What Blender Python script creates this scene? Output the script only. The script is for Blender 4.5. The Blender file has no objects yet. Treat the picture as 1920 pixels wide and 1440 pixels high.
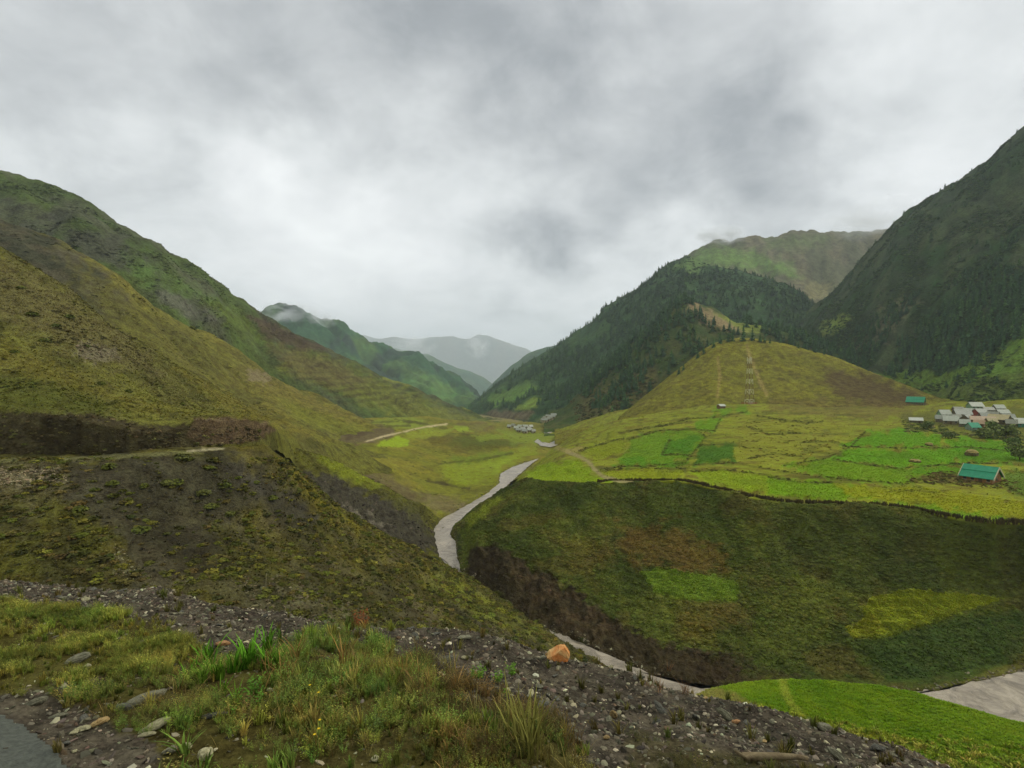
import bpy, bmesh, math, random
import numpy as np
from mathutils import Vector, Matrix

rng = np.random.default_rng(11)
random.seed(7)
scene = bpy.context.scene
COL = scene.collection

# ------------------------------------------------------------------ camera
FPX = 1000.0            # focal length in photo pixels (photo is 1920 x 1440)
PITCH = math.atan(20.0 / FPX)
cam_d = bpy.data.cameras.new("camera")
cam_d.sensor_fit = 'HORIZONTAL'
cam_d.sensor_width = 36.0
cam_d.lens = 36.0 * FPX / 1920.0
cam_d.clip_start = 0.05
cam_d.clip_end = 30000.0
cam = bpy.data.objects.new("camera", cam_d)
COL.objects.link(cam)
cam.rotation_euler = (math.pi / 2 - PITCH, 0, 0)
scene.camera = cam

# ------------------------------------------------------------------ light
SUN_AZ, SUN_EL = math.radians(64), math.radians(42)      # clockwise from +Y
sun_d = bpy.data.lights.new("sun", 'SUN')
sun_d.energy = 1.5
sun_d.angle = math.radians(18)
sun_d.color = (1.0, 0.96, 0.88)
sun = bpy.data.objects.new("sun", sun_d)
COL.objects.link(sun)
sdir = Vector((math.sin(SUN_AZ) * math.cos(SUN_EL), math.cos(SUN_AZ) * math.cos(SUN_EL), math.sin(SUN_EL)))
sun.rotation_euler = sdir.to_track_quat('Z', 'Y').to_euler()
sun.location = (0, 0, 60)

vs = scene.view_settings
vs.view_transform = 'Standard'
vs.look = 'None'
vs.exposure = 0.36
vs.gamma = 1.0
vs.use_curve_mapping = False
cy = scene.cycles
cy.use_denoising = True
cy.max_bounces = 4
cy.diffuse_bounces = 2
cy.glossy_bounces = 2
cy.transparent_max_bounces = 6
cy.volume_bounces = 2
cy.volume_max_steps = 128
cy.use_adaptive_sampling = True
cy.adaptive_threshold = 0.02
cy.adaptive_min_samples = 16

def pix_dir(px, py):
    x = (px - 960.0) / FPX; y = (720.0 - py) / FPX
    c, s = math.cos(PITCH), math.sin(PITCH)
    return Vector((x, c + y * s, -s + y * c)).normalized()

def lin(c):
    c = np.asarray(c, float) / 255.0
    return np.where(c <= 0.04045, c / 12.92, ((c + 0.055) / 1.055) ** 2.4)

world = bpy.data.worlds.new("World")
scene.world = world
world.use_nodes = True
def build_world():
    nt = world.node_tree; N = nt.nodes; L = nt.links; N.clear()
    def node(t, **kw):
        n = N.new(t)
        for k, v in kw.items(): setattr(n, k, v)
        return n
    def mth(op, a, b=None, clamp=False):
        n = node('ShaderNodeMath', operation=op, use_clamp=clamp)
        for i, v in enumerate((a, b)):
            if v is None: continue
            if isinstance(v, (int, float)): n.inputs[i].default_value = v
            else: L.new(v, n.inputs[i])
        return n.outputs[0]
    tc = node('ShaderNodeTexCoord')
    sep = node('ShaderNodeSeparateXYZ'); L.new(tc.outputs['Generated'], sep.inputs[0])
    zz_ = mth('ADD', mth('MAXIMUM', sep.outputs[2], 0.0), 0.38)
    comb = node('ShaderNodeCombineXYZ')
    L.new(mth('DIVIDE', sep.outputs[0], zz_), comb.inputs[0])
    L.new(mth('DIVIDE', sep.outputs[1], zz_), comb.inputs[1])
    # the cloud deck seen from below: noise laid out on a flat layer
    def noise(vec, scale, detail, rough, dist, off):
        mp = node('ShaderNodeMapping'); mp.inputs['Location'].default_value = off
        L.new(vec, mp.inputs[0])
        n = node('ShaderNodeTexNoise'); n.inputs['Scale'].default_value = scale
        n.inputs['Detail'].default_value = detail; n.inputs['Roughness'].default_value = rough
        n.inputs['Distortion'].default_value = dist
        L.new(mp.outputs[0], n.inputs['Vector']); return n
    n1 = noise(comb.outputs[0], 1.5, 8, 0.55, 0.25, (3.1, 1.7, 0.4))
    n2 = noise(comb.outputs[0], 4.2, 9, 0.6, 0.3, (7.3, 4.2, 2.0))
    wob = noise(tc.outputs['Generated'], 3.2, 5, 0.55, 0.0, (1.0, 5.0, 9.0))
    wv = node('ShaderNodeVectorMath', operation='SUBTRACT'); L.new(wob.outputs['Color'], wv.inputs[0]); wv.inputs[1].default_value = (.5, .5, .5)
    ws = node('ShaderNodeVectorMath', operation='SCALE'); L.new(wv.outputs[0], ws.inputs[0]); ws.inputs['Scale'].default_value = 0.5
    wa = node('ShaderNodeVectorMath', operation='ADD'); L.new(tc.outputs['Generated'], wa.inputs[0]); L.new(ws.outputs[0], wa.inputs[1])
    wf = node('ShaderNodeVectorMath', operation='MULTIPLY'); L.new(wa.outputs[0], wf.inputs[0]); wf.inputs[1].default_value = (1, 1, 1.8)      # cloud masses lie flat
    wn = node('ShaderNodeVectorMath', operation='NORMALIZE'); L.new(wf.outputs[0], wn.inputs[0])
    val = mth('ADD', mth('MULTIPLY', mth('SUBTRACT', n1.outputs[0], 0.5), 0.85), mth('MULTIPLY', mth('SUBTRACT', n2.outputs[0], 0.5), 0.7))
    # thicker and thinner places of the cloud deck: (px, py, angular radius deg, amount)
    for px, py, r, a in SKY_BLOBS:
        d = pix_dir(px, py); d = Vector((d.x, d.y, d.z * 1.8)).normalized()
        dt = node('ShaderNodeVectorMath', operation='DOT_PRODUCT'); L.new(wn.outputs[0], dt.inputs[0]); dt.inputs[1].default_value = d
        k = 1.0 / (1 - math.cos(math.radians(r)))
        e = mth('MULTIPLY', mth('SUBTRACT', dt.outputs['Value'], 1.0), k)
        g = mth('POWER', 2.718, e)
        val = mth('ADD', val, mth('MULTIPLY', g, a))
    ramp = node('ShaderNodeValToRGB')
    L.new(mth('ADD', val, 0.63, True), ramp.inputs[0])
    cr = ramp.color_ramp
    stops = [(0.0, (124, 128, 131)), (0.2, (148, 152, 155)), (0.42, (184, 187, 188)), (0.6, (208, 211, 211)), (0.8, (226, 228, 228)), (1.0, (241, 243, 242))]
    while len(cr.elements) < len(stops): cr.elements.new(0.5)
    for el, (p, c) in zip(cr.elements, stops):
        el.position = p; el.color = (*lin(c), 1)
    sky = node('ShaderNodeTexSky', sky_type='NISHITA'); sky.sun_disc = False
    sky.sun_elevation = SUN_EL; sky.sun_rotation = SUN_AZ
    bg1 = node('ShaderNodeBackground'); L.new(sky.outputs[0], bg1.inputs[0]); bg1.inputs[1].default_value = 0.08
    bg2 = node('ShaderNodeBackground'); L.new(ramp.outputs[0], bg2.inputs[0]); bg2.inputs[1].default_value = 1.0
    mx = node('ShaderNodeMixShader'); mx.inputs[0].default_value = 0.95
    L.new(bg1.outputs[0], mx.inputs[1]); L.new(bg2.outputs[0], mx.inputs[2])
    out = node('ShaderNodeOutputWorld'); L.new(mx.outputs[0], out.inputs[0])
SKY_BLOBS = [(950, 50, 9, -.26), (1060, 150, 7, -.14), (1390, 280, 11, -.34), (1480, 330, 7, -.10), (360, 90, 14, -.24), (140, 300, 10, -.10),
             (1030, 410, 6, -.36), (60, 100, 8, -.10), (390, 310, 7, .36), (250, 180, 8, .10), (600, 420, 10, .16), (640, 260, 8, -.02), (1250, 430, 6, .16),
             (1150, 560, 9, .10), (1330, 130, 8, .10), (1700, 90, 14, .08), (760, 600, 10, -.04), (1620, 410, 5, -.16), (800, 330, 6, .08), (1720, 330, 7, .06), (450, 540, 8, .08)]
build_world()

# ------------------------------------------------------------------ helpers
K_ALB = 1.08
WARM = np.array([1.03, 1.0, 0.68])       # photo colours were read under a slightly blue sky
def alb(c): return np.clip(lin(c) * K_ALB * WARM, 0.004, 0.85)

def P(px, py, d):
    """point of the place seen at photo pixel (px, py), d metres ahead (arrays welcome)"""
    px = np.asarray(px, float); py = np.asarray(py, float); d = np.asarray(d, float)
    x = (px - 960.0) / FPX; y = (720.0 - py) / FPX
    c, s = math.cos(PITCH), math.sin(PITCH)
    fy = c + y * s; fz = -s + y * c
    k = d / fy
    return np.stack([x * k, np.broadcast_to(d, k.shape), fz * k], -1)

def proj(W):
    c, s = math.cos(PITCH), math.sin(PITCH)
    X, Y, Z = W[..., 0], W[..., 1], W[..., 2]
    f = np.maximum(Y * c - Z * s, 1e-3); u = Y * s + Z * c
    return 960 + FPX * X / f, 720 - FPX * u / f

def zz(px, z, d):
    """row point given by its height instead of its photo row"""
    c, s = math.cos(PITCH), math.sin(PITCH)
    f = d * c - z * s; u = d * s + z * c
    return (px, 720 - FPX * u / f, d)

def depth_on_plane(px, py, z):
    D = P(px, py, np.ones_like(np.asarray(px, float)))
    return z / D[..., 2]

_perm = np.random.default_rng(5).permutation(4096)
_grad = np.stack([np.cos(np.linspace(0, 2 * np.pi, 64, endpoint=False)), np.sin(np.linspace(0, 2 * np.pi, 64, endpoint=False))], -1)
def perlin(x, y, seed=0):
    xi = np.floor(x).astype(int); yi = np.floor(y).astype(int)
    xf = x - xi; yf = y - yi
    u = xf * xf * xf * (xf * (xf * 6 - 15) + 10); v = yf * yf * yf * (yf * (yf * 6 - 15) + 10)
    def g(ix, iy, dx, dy):
        h = _perm[(_perm[(ix + seed * 131) & 4095] + iy) & 4095] & 63
        return _grad[h, 0] * dx + _grad[h, 1] * dy
    a = g(xi, yi, xf, yf); b = g(xi + 1, yi, xf - 1, yf); c = g(xi, yi + 1, xf, yf - 1); d = g(xi + 1, yi + 1, xf - 1, yf - 1)
    return ((a + u * (b - a)) * (1 - v) + (c + u * (d - c)) * v) * 1.5
def fbm(x, y, oct=4, seed=0, gain=0.5):
    s = 0; a = 1.0; f = 1.0
    for o in range(oct):
        s = s + a * perlin(x * f + o * 17.3, y * f + o * 9.1, seed + o); a *= gain; f *= 2.03
    return s
def sstep(a, b, x):
    t = np.clip((x - a) / (b - a), 0, 1); return t * t * (3 - 2 * t)

def seg_dist(px, py, pts, closed):
    pts = np.asarray(pts, float); n = len(pts)
    best = np.full(px.shape, 1e9); ins = np.zeros(px.shape, bool)
    for i in range(n if closed else n - 1):
        ax, ay = pts[i]; bx, by = pts[(i + 1) % n]
        dx, dy = bx - ax, by - ay; l2 = dx * dx + dy * dy + 1e-9
        t = np.clip(((px - ax) * dx + (py - ay) * dy) / l2, 0, 1)
        best = np.minimum(best, np.hypot(px - ax - t * dx, py - ay - t * dy))
        if closed:
            cond = ((ay > py) != (by > py)) & (px < (bx - ax) * (py - ay) / (by - ay + 1e-12) + ax)
            ins ^= cond
    return np.where(ins, -best, best) if closed else best

def pchip(T, V, t):
    """monotone cubic along axis 0, one curve per column. T,V (R,n); t (m,n) -> (m,n)"""
    h = np.diff(T, axis=0); dl = np.diff(V, axis=0) / np.maximum(h, 1e-9)
    R = T.shape[0]; D = np.zeros_like(V)
    if R > 2:
        w1 = 2 * h[1:] + h[:-1]; w2 = h[1:] + 2 * h[:-1]
        same = dl[1:] * dl[:-1] > 0
        den = w1 / np.where(same, dl[:-1], 1) + w2 / np.where(same, dl[1:], 1)
        D[1:-1] = np.where(same, (w1 + w2) / np.where(same, den, 1), 0)
    D[0] = dl[0]; D[-1] = dl[-1]
    out = np.zeros(t.shape)
    for k in range(R - 1):
        m = (t >= T[k]) & (t <= T[k + 1] + 1e-9)
        s = np.clip((t - T[k]) / np.maximum(h[k], 1e-9), 0, 1)
        h00 = 2 * s**3 - 3 * s**2 + 1; h10 = s**3 - 2 * s**2 + s; h01 = -2 * s**3 + 3 * s**2; h11 = s**3 - s**2
        val = h00 * V[k] + h10 * h[k] * D[k] + h01 * V[k + 1] + h11 * h[k] * D[k + 1]
        out = np.where(m, val, out)
    return out

def mesh_from(name, verts, faces4=None, faces=None, smooth=True):
    me = bpy.data.meshes.new(name)
    verts = np.asarray(verts, np.float32)
    if faces4 is not None:
        f = np.asarray(faces4, np.int32); n = f.shape[1]
        me.vertices.add(len(verts)); me.vertices.foreach_set("co", verts.ravel())
        me.loops.add(f.size); me.loops.foreach_set("vertex_index", f.ravel())
        me.polygons.add(len(f)); me.polygons.foreach_set("loop_start", np.arange(0, f.size, n, dtype=np.int32))
        me.update(calc_edges=True)
    else:
        me.from_pydata([tuple(map(float, v)) for v in verts], [], faces)
    if smooth: me.polygons.foreach_set("use_smooth", np.ones(len(me.polygons), bool))
    me.update(); return me

def tag(o, label=None, cat=None, group=None, kind=None):
    if label: o["label"] = label
    if cat: o["category"] = cat
    if group: o["group"] = group
    if kind: o["kind"] = kind
    return o
def link(name, me, mat=None, parent=None):
    o = bpy.data.objects.new(name, me); COL.objects.link(o)
    if mat is not None and not me.materials: me.materials.append(mat)
    if parent is not None: o.parent = parent
    return o
def empty(name, loc, rz=0):
    o = bpy.data.objects.new(name, None); COL.objects.link(o)
    o.location = loc; o.rotation_euler = (0, 0, rz); o.empty_display_size = 0.2
    return o

# ------------------------------------------------------------------ materials
def ground_mat(name, s1, s2, amt=0.5, bump=0.3, bdist=0.2, zs=1.0, rough=0.95, attr="alb"):
    """earth and turf: the colour of the ground cover (attribute) broken up by two scales of grain"""
    m = bpy.data.materials.new(name); m.use_nodes = True
    nt = m.node_tree; N = nt.nodes; L = nt.links
    b = N['Principled BSDF']; b.inputs['Roughness'].default_value = rough
    b.inputs['Specular IOR Level'].default_value = 0.02
    at = N.new('ShaderNodeAttribute'); at.attribute_name = attr
    tc = N.new('ShaderNodeTexCoord'); mp = N.new('ShaderNodeMapping'); mp.inputs['Scale'].default_value = (1, 1, zs)
    L.new(tc.outputs['Object'], mp.inputs[0])
    n1 = N.new('ShaderNodeTexNoise'); n1.inputs['Scale'].default_value = s1; n1.inputs['Detail'].default_value = 5; n1.inputs['Roughness'].default_value = .65
    n2 = N.new('ShaderNodeTexNoise'); n2.inputs['Scale'].default_value = s2; n2.inputs['Detail'].default_value = 4; n2.inputs['Roughness'].default_value = .6
    for n in (n1, n2): L.new(mp.outputs[0], n.inputs['Vector'])
    ad = N.new('ShaderNodeMath'); ad.operation = 'ADD'; L.new(n1.outputs[0], ad.inputs[0]); L.new(n2.outputs[0], ad.inputs[1])
    mr = N.new('ShaderNodeMapRange'); mr.inputs[1].default_value = 0.76; mr.inputs[2].default_value = 1.24
    mr.inputs[3].default_value = 1 - amt; mr.inputs[4].default_value = 1 + amt; L.new(ad.outputs[0], mr.inputs[0])
    hs = N.new('ShaderNodeHueSaturation'); L.new(at.outputs['Color'], hs.inputs['Color']); L.new(mr.outputs[0], hs.inputs['Value'])
    hr = N.new('ShaderNodeMapRange'); hr.inputs[1].default_value = .3; hr.inputs[2].default_value = .7; hr.inputs[3].default_value = .485; hr.inputs[4].default_value = .515
    L.new(n1.outputs[0], hr.inputs[0]); L.new(hr.outputs[0], hs.inputs['Hue'])
    L.new(hs.outputs[0], b.inputs['Base Color'])
    bp = N.new('ShaderNodeBump'); bp.inputs['Strength'].default_value = bump; bp.inputs['Distance'].default_value = bdist
    L.new(ad.outputs[0], bp.inputs['Height']); L.new(bp.outputs[0], b.inputs['Normal'])
    return m

def paint_mat(name, c, rough=0.7, var=0.15, scale=3.0, spec=0.3, bump=0.0, metal=0.0):
    m = bpy.data.materials.new(name); m.use_nodes = True
    nt = m.node_tree; N = nt.nodes; L = nt.links; b = N['Principled BSDF']
    b.inputs['Roughness'].default_value = rough; b.inputs['Specular IOR Level'].default_value = spec; b.inputs['Metallic'].default_value = metal
    tc = N.new('ShaderNodeTexCoord')
    n = N.new('ShaderNodeTexNoise'); n.inputs['Scale'].default_value = scale; n.inputs['Detail'].default_value = 5
    L.new(tc.outputs['Object'], n.inputs['Vector'])
    mr = N.new('ShaderNodeMapRange'); mr.inputs[1].default_value = .3; mr.inputs[2].default_value = .7
    mr.inputs[3].default_value = 1 - var; mr.inputs[4].default_value = 1 + var; L.new(n.outputs[0], mr.inputs[0])
    hs = N.new('ShaderNodeHueSaturation'); hs.inputs['Color'].default_value = (*alb(c), 1); L.new(mr.outputs[0], hs.inputs['Value'])
    L.new(hs.outputs[0], b.inputs['Base Color'])
    if bump:
        bp = N.new('ShaderNodeBump'); bp.inputs['Strength'].default_value = bump; bp.inputs['Distance'].default_value = .02
        L.new(n.outputs[0], bp.inputs['Height']); L.new(bp.outputs[0], b.inputs['Normal'])
    return m

def tint_mat(name, var=0.3, rough=0.85, inst=True, transl=0.0, spec=0.05):
    """colour carried per instance (attribute 'tint'), varied inside each piece"""
    m = bpy.data.materials.new(name); m.use_nodes = True
    nt = m.node_tree; N = nt.nodes; L = nt.links; b = N['Principled BSDF']
    b.inputs['Roughness'].default_value = rough; b.inputs['Specular IOR Level'].default_value = spec
    at = N.new('ShaderNodeAttribute'); at.attribute_name = 'tint'; at.attribute_type = 'INSTANCER' if inst else 'GEOMETRY'
    sh = N.new('ShaderNodeAttribute'); sh.attribute_name = 'shade'
    mr = N.new('ShaderNodeMapRange'); mr.inputs[3].default_value = 1 - var; mr.inputs[4].default_value = 1 + var
    L.new(sh.outputs['Fac'], mr.inputs[0])
    hs = N.new('ShaderNodeHueSaturation'); L.new(at.outputs['Color'], hs.inputs['Color']); L.new(mr.outputs[0], hs.inputs['Value'])
    L.new(hs.outputs[0], b.inputs['Base Color'])
    if transl:
        t = N.new('ShaderNodeBsdfTranslucent'); L.new(hs.outputs[0], t.inputs['Color'])
        mx = N.new('ShaderNodeMixShader'); mx.inputs[0].default_value = transl
        L.new(b.outputs[0], mx.inputs[1]); L.new(t.outputs[0], mx.inputs[2]); L.new(mx.outputs[0], N['Material Output'].inputs[0])
    return m

# ------------------------------------------------------------------ landforms
class Landform:
    """a stretch of terrain: profiles running away from the viewer, one per bearing, lofted through surveyed lines"""
    def __init__(s, x0, x1, step, rows, vstep=3.0, noise=(), seed=0, smooth=8.0, stretch=None):
        nx = int((x1 - x0) / step) + 1
        s.gx = np.linspace(x0, x1, nx); fine = np.arange(x0 - 60, x1 + 61, 2.0)
        kw = max(1, int(smooth / 2)); ker = np.exp(-0.5 * (np.arange(-3 * kw, 3 * kw + 1) / kw) ** 2); ker /= ker.sum()
        RW = []
        for r in rows:
            if r[0] == 'off':
                W = RW[-1].copy(); W[:, 0] *= (W[:, 1] + r[1]) / W[:, 1]; W[:, 1] += r[1]; W[:, 2] += r[2]; RW.append(W); continue
            if r[0] == 'pre': continue
            a = np.array(r, float)
            py = np.interp(fine, a[:, 0], a[:, 1]); d = np.interp(fine, a[:, 0], a[:, 2])
            pad = 3 * kw
            py = np.convolve(np.pad(py, pad, mode='edge'), ker, 'valid'); d = np.convolve(np.pad(d, pad, mode='edge'), ker, 'valid')
            RW.append(P(s.gx, np.interp(s.gx, fine, py), np.interp(s.gx, fine, d)))
        for r in rows:
            if r[0] == 'pre':
                W = RW[0].copy(); W[:, 0] *= (W[:, 1] + r[1]) / W[:, 1]; W[:, 1] += r[1]; W[:, 2] += r[2]; RW.insert(0, W)
        RW = np.array(RW)
        lY = np.log(RW[..., 1]); sl = RW[..., 2] / RW[..., 1]
        ch = np.hypot(np.diff(lY, axis=0) * 0.6, np.diff(sl, axis=0)) + 1e-4
        T = np.concatenate([np.zeros((1, nx)), np.cumsum(ch, 0)])
        ts = [np.zeros((1, nx))]
        for k in range(len(RW) - 1):
            ext = np.mean(np.abs(np.diff(sl, axis=0)[k]) * FPX + np.abs(np.diff(lY, axis=0)[k]) * 60)
            n = int(np.clip(ext / vstep, 3, 160))
            f = np.linspace(0, 1, n + 1)[1:, None]
            ts.append(T[k] + f * (T[k + 1] - T[k]))
        t = np.concatenate(ts)
        Y = pchip(T, RW[..., 1], t); Z = pchip(T, RW[..., 2], t)
        X = (s.gx[None] - 960) / FPX
        c, sn = math.cos(PITCH), math.sin(PITCH)
        X = X * (Y * c - Z * sn)
        s.W = np.stack([X, Y, Z], -1)
        for wl, am, *o in noise:
            oc = o[0] if o else 3
            sx, sy = o[1] if len(o) > 1 else (1, 1)
            ang = o[2] if len(o) > 2 else 0
            xr = X * math.cos(ang) + Y * math.sin(ang); yr = -X * math.sin(ang) + Y * math.cos(ang)
            nn = fbm(xr / wl / sx, yr / wl / sy, oc, seed)
            s.W[..., 2] += am * (.35 - 1.6 * np.abs(nn) if len(o) > 3 else nn)
        s.seed = seed
        s.refresh()
        s.C = np.zeros_like(s.W)
    def refresh(s):
        s.X, s.Y, s.Z = s.W[..., 0], s.W[..., 1], s.W[..., 2]
        s.px, s.py = proj(s.W)
        du = np.gradient(s.W, axis=1); dv = np.gradient(s.W, axis=0)
        n = np.cross(du, dv); ln = np.linalg.norm(n, axis=-1, keepdims=True); n = n / np.maximum(ln, 1e-12)
        n = np.where(n[..., 2:3] < 0, -n, n); s.N = n; s.area = ln[..., 0]
    def base(s, c): s.C[:] = alb(c); return s
    def mix(s, m, c): s.C = s.C * (1 - m[..., None]) + alb(c) * m[..., None]; return s
    def nz(s, c, wl, th=0.0, soft=0.3, amt=1.0, st=(1, 1), seed=1, oct=4, ang=0.0):
        xr = s.X * math.cos(ang) + s.Y * math.sin(ang); yr = -s.X * math.sin(ang) + s.Y * math.cos(ang)
        f = fbm(xr / wl / st[0], yr / wl / st[1], oct, s.seed * 7 + seed)
        return s.mix(sstep(th - soft, th + soft, f) * amt, c)
    def mask(s, pts, soft=4, wob=6, wl=None, seed=3):
        m = seg_dist(s.px, s.py, pts, True)
        if wob:
            w = wl or 18.0
            m = m + wob * fbm(s.px / w, s.py / w * 1.6, 3, seed)
        return 1 - sstep(-soft, soft, m)
    def poly(s, pts, c, soft=4, wob=6, amt=1.0, wl=None, seed=3, nzw=None, th=0.0, nsoft=.3):
        m = s.mask(pts, soft, wob, wl, seed) * amt
        if nzw: m = m * sstep(th - nsoft, th + nsoft, fbm(s.X / nzw, s.Y / nzw, 4, seed + 40))
        return s.mix(m, c)
    def line(s, pts, w, c, amt=1.0, wob=2, soft=None):
        m = seg_dist(s.px, s.py, pts, False) + wob * fbm(s.px / 14, s.py / 14, 2, 8)
        return s.mix((1 - sstep(w - (soft or w * .5), w + (soft or w * .5), m)) * amt, c)
    def at(s, px, py):
        j = np.clip((px - s.gx[0]) / (s.gx[-1] - s.gx[0]) * (len(s.gx) - 1), 0, len(s.gx) - 1.001); j0 = int(j); f = j - j0
        W = s.W[:, j0] * (1 - f) + s.W[:, j0 + 1] * f
        p = proj(W)[1]
        for i in range(len(p) - 1):
            if p[i] >= py > p[i + 1]:
                g = (p[i] - py) / (p[i] - p[i + 1]); return W[i] * (1 - g) + W[i + 1] * g
        return W[int(np.argmin(np.abs(p - py)))]
    def zat(s, X, Y):
        """terrain height under a world point (arrays)"""
        X = np.atleast_1d(np.asarray(X, float)); Y = np.atleast_1d(np.asarray(Y, float)); out = np.zeros(len(X))
        for k in range(len(X)):
            dd = (s.X - X[k]) ** 2 + (s.Y - Y[k]) ** 2
            i = np.unravel_index(np.argmin(dd), dd.shape); out[k] = s.Z[i]
        return out
    def scatter(s, n, mask, r, jit=1.0):
        """n random points on the ground, weighted by mask x true area"""
        w = (s.area * mask); w = w[:-1, :-1].ravel()
        if w.sum() <= 0: return np.zeros((0, 3)), np.zeros((0, 2), int)
        idx = r.choice(len(w), n, p=w / w.sum())
        ny, nx = s.W.shape[:2]; i, j = np.divmod(idx, nx - 1)
        a, b = r.random(n)[:, None], r.random(n)[:, None]
        p = (s.W[i, j] * (1 - a) + s.W[i + 1, j] * a) * (1 - b) + (s.W[i, j + 1] * (1 - a) + s.W[i + 1, j + 1] * a) * b
        return p, np.stack([i, j], -1)
    def build(s, name, mat, label, kind="structure", keep=None):
        ny, nx = s.W.shape[:2]
        ii = np.arange(ny * nx).reshape(ny, nx)
        f = np.stack([ii[:-1, :-1], ii[:-1, 1:], ii[1:, 1:], ii[1:, :-1]], -1).reshape(-1, 4)
        me = mesh_from(name, s.W.reshape(-1, 3), f)
        a = me.attributes.new("alb", 'FLOAT_COLOR', 'POINT')
        c = np.ones((ny * nx, 4), np.float32); c[:, :3] = np.clip(s.C.reshape(-1, 3), 0, 1); a.data.foreach_set("color", c.ravel())
        o = link(name, me, mat); tag(o, label, None, None, kind); s.ob = o
        return o

# ================================================================== the large structure
def zrow(*pts): return [zz(*p) for p in pts]

# ---- far ranges
L1 = Landform(520, 1240, 5, [
    [(520, 775, 13000), (1240, 775, 13000)],
    [(520, 700, 13600), (760, 690, 13600), (1000, 720, 13600), (1240, 740, 13600)],
    [(520, 645, 14200), (640, 636, 14200), (705, 630, 14200), (745, 627, 14200), (770, 634, 14200), (800, 637, 14200), (830, 634, 14200), (860, 640, 14200), (880, 637, 14200),
     (895, 628, 14200), (912, 633, 14200), (940, 643, 14200), (970, 651, 14200), (1000, 659, 14200), (1040, 674, 14200), (1100, 700, 14200), (1240, 730, 14200)],
    ('off', 600, -600)], 4, [(1500, 110, 5), (400, 26, 3)], 1, 4)
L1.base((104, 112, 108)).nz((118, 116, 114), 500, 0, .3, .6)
L2b = Landform(740, 1020, 4, [
    [(740, 775, 5000), (1020, 780, 5000)],
    [(740, 650, 5600), (800, 664, 5600), (840, 682, 5600), (870, 692, 5600), (900, 706, 5600), (925, 722, 5600), (950, 745, 5600), (1020, 775, 5600)],
    ('off', 300, -200)], 4, [(450, 34, 4)], 2, 4)
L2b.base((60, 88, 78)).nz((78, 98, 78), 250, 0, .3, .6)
L1c = Landform(860, 1120, 4, [
    [(860, 785, 3000), (1120, 785, 3000)],
    [(860, 775, 3500), (880, 762, 3500), (905, 737, 3500), (930, 711, 3500), (955, 688, 3500), (985, 667, 3500), (1010, 655, 3500), (1060, 640, 3500), (1120, 620, 3500)],
    ('off', 300, -200)], 4, [(200, 14, 4)], 3, 4)
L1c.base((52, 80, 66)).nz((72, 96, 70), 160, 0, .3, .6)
L2 = Landform(370, 980, 3, [
    ('pre', -200, -60),
    [(370, 770, 1500), (600, 770, 1700), (760, 772, 1800), (860, 776, 1850), (980, 780, 1850)],
    [(370, 660, 1900), (560, 655, 2000), (640, 690, 2020), (700, 700, 2050), (800, 728, 2100), (880, 755, 2100), (980, 775, 2100)],
    [(370, 600, 2300), (490, 587, 2300), (515, 580, 2300), (540, 577, 2300), (560, 573, 2300), (580, 585, 2310), (600, 598, 2320), (620, 607, 2330), (637, 603, 2330), (660, 618, 2340),
     (690, 640, 2350), (740, 658, 2380), (790, 668, 2400), (820, 688, 2420), (860, 710, 2450), (890, 735, 2480), (905, 752, 2500), (980, 778, 2500)],
    ('off', 200, -160)], 3, [(260, 34, 4, (1, 2.6), .9), (150, 40, 5, (1, 2.6), .9, 'r'), (70, 8, 4)], 4, 4)
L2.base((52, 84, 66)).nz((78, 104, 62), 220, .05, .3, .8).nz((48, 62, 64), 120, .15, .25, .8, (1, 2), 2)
L2.poly([(790, 700), (880, 740), (900, 760), (820, 755), (740, 715)], (86, 118, 66), 10, 8, .7)
# ---- left valley side, three spurs deep
LM = Landform(-420, 980, 3, [
    ('pre', -40, -25),
    [(-420, 500, 350), (0, 520, 350), (200, 600, 380), (350, 670, 420), (500, 750, 500), (640, 800, 540), (760, 815, 600), (900, 812, 700), (980, 812, 720)],
    [(-420, 360, 450), (0, 425, 430), (150, 445, 430), (300, 525, 450), (400, 585, 480), (500, 662, 540), (600, 715, 600), (700, 752, 660), (800, 775, 720), (900, 797, 780), (980, 808, 800)],
    [(-420, 230, 620), (0, 332, 600), (50, 340, 600), (105, 357, 600), (165, 382, 610), (210, 412, 620), (260, 436, 630), (300, 462, 640), (350, 492, 660), (400, 530, 690), (440, 560, 710),
     (480, 586, 740), (540, 618, 790), (600, 652, 830), (660, 682, 870), (720, 706, 900), (780, 726, 930), (840, 757, 960), (900, 785, 1000), (980, 806, 1020)],
    ('off', 120, -95)], 2.6, [(90, 8, 3, (1, 2.2), .9), (48, 5.5, 5, (1, 3), .9, 'r'), (18, 1.3, 4)], 5, 4)
LM.base((66, 78, 52)).nz((78, 92, 54), 90, 0, .3, .7, (1, 2), 1, ang=.9).nz((80, 82, 76), 46, .12, .3, .7, (1, 2.4), 2, ang=.9)
LM.poly([(0, 360), (100, 385), (220, 440), (330, 530), (420, 600), (400, 620), (280, 560), (150, 480), (0, 470)], (70, 72, 70), 14, 22, .85, 40, 4, 40, -.1)
LM.poly([(380, 560), (440, 575), (520, 640), (560, 690), (480, 640), (400, 590)], (88, 102, 52), 12, 12, .65)
LM.poly([(230, 470), (330, 520), (390, 560), (330, 560), (250, 520)], (80, 100, 60), 14, 14, .7)
LM.poly([(300, 540), (410, 600), (390, 612), (290, 565)], (92, 92, 94), 8, 10, .8, 20, 5, 18, -.05)
LM.poly([(560, 645), (700, 705), (860, 775), (930, 795), (760, 790), (620, 730), (520, 690)], (104, 108, 54), 14, 12, .75)
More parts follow.
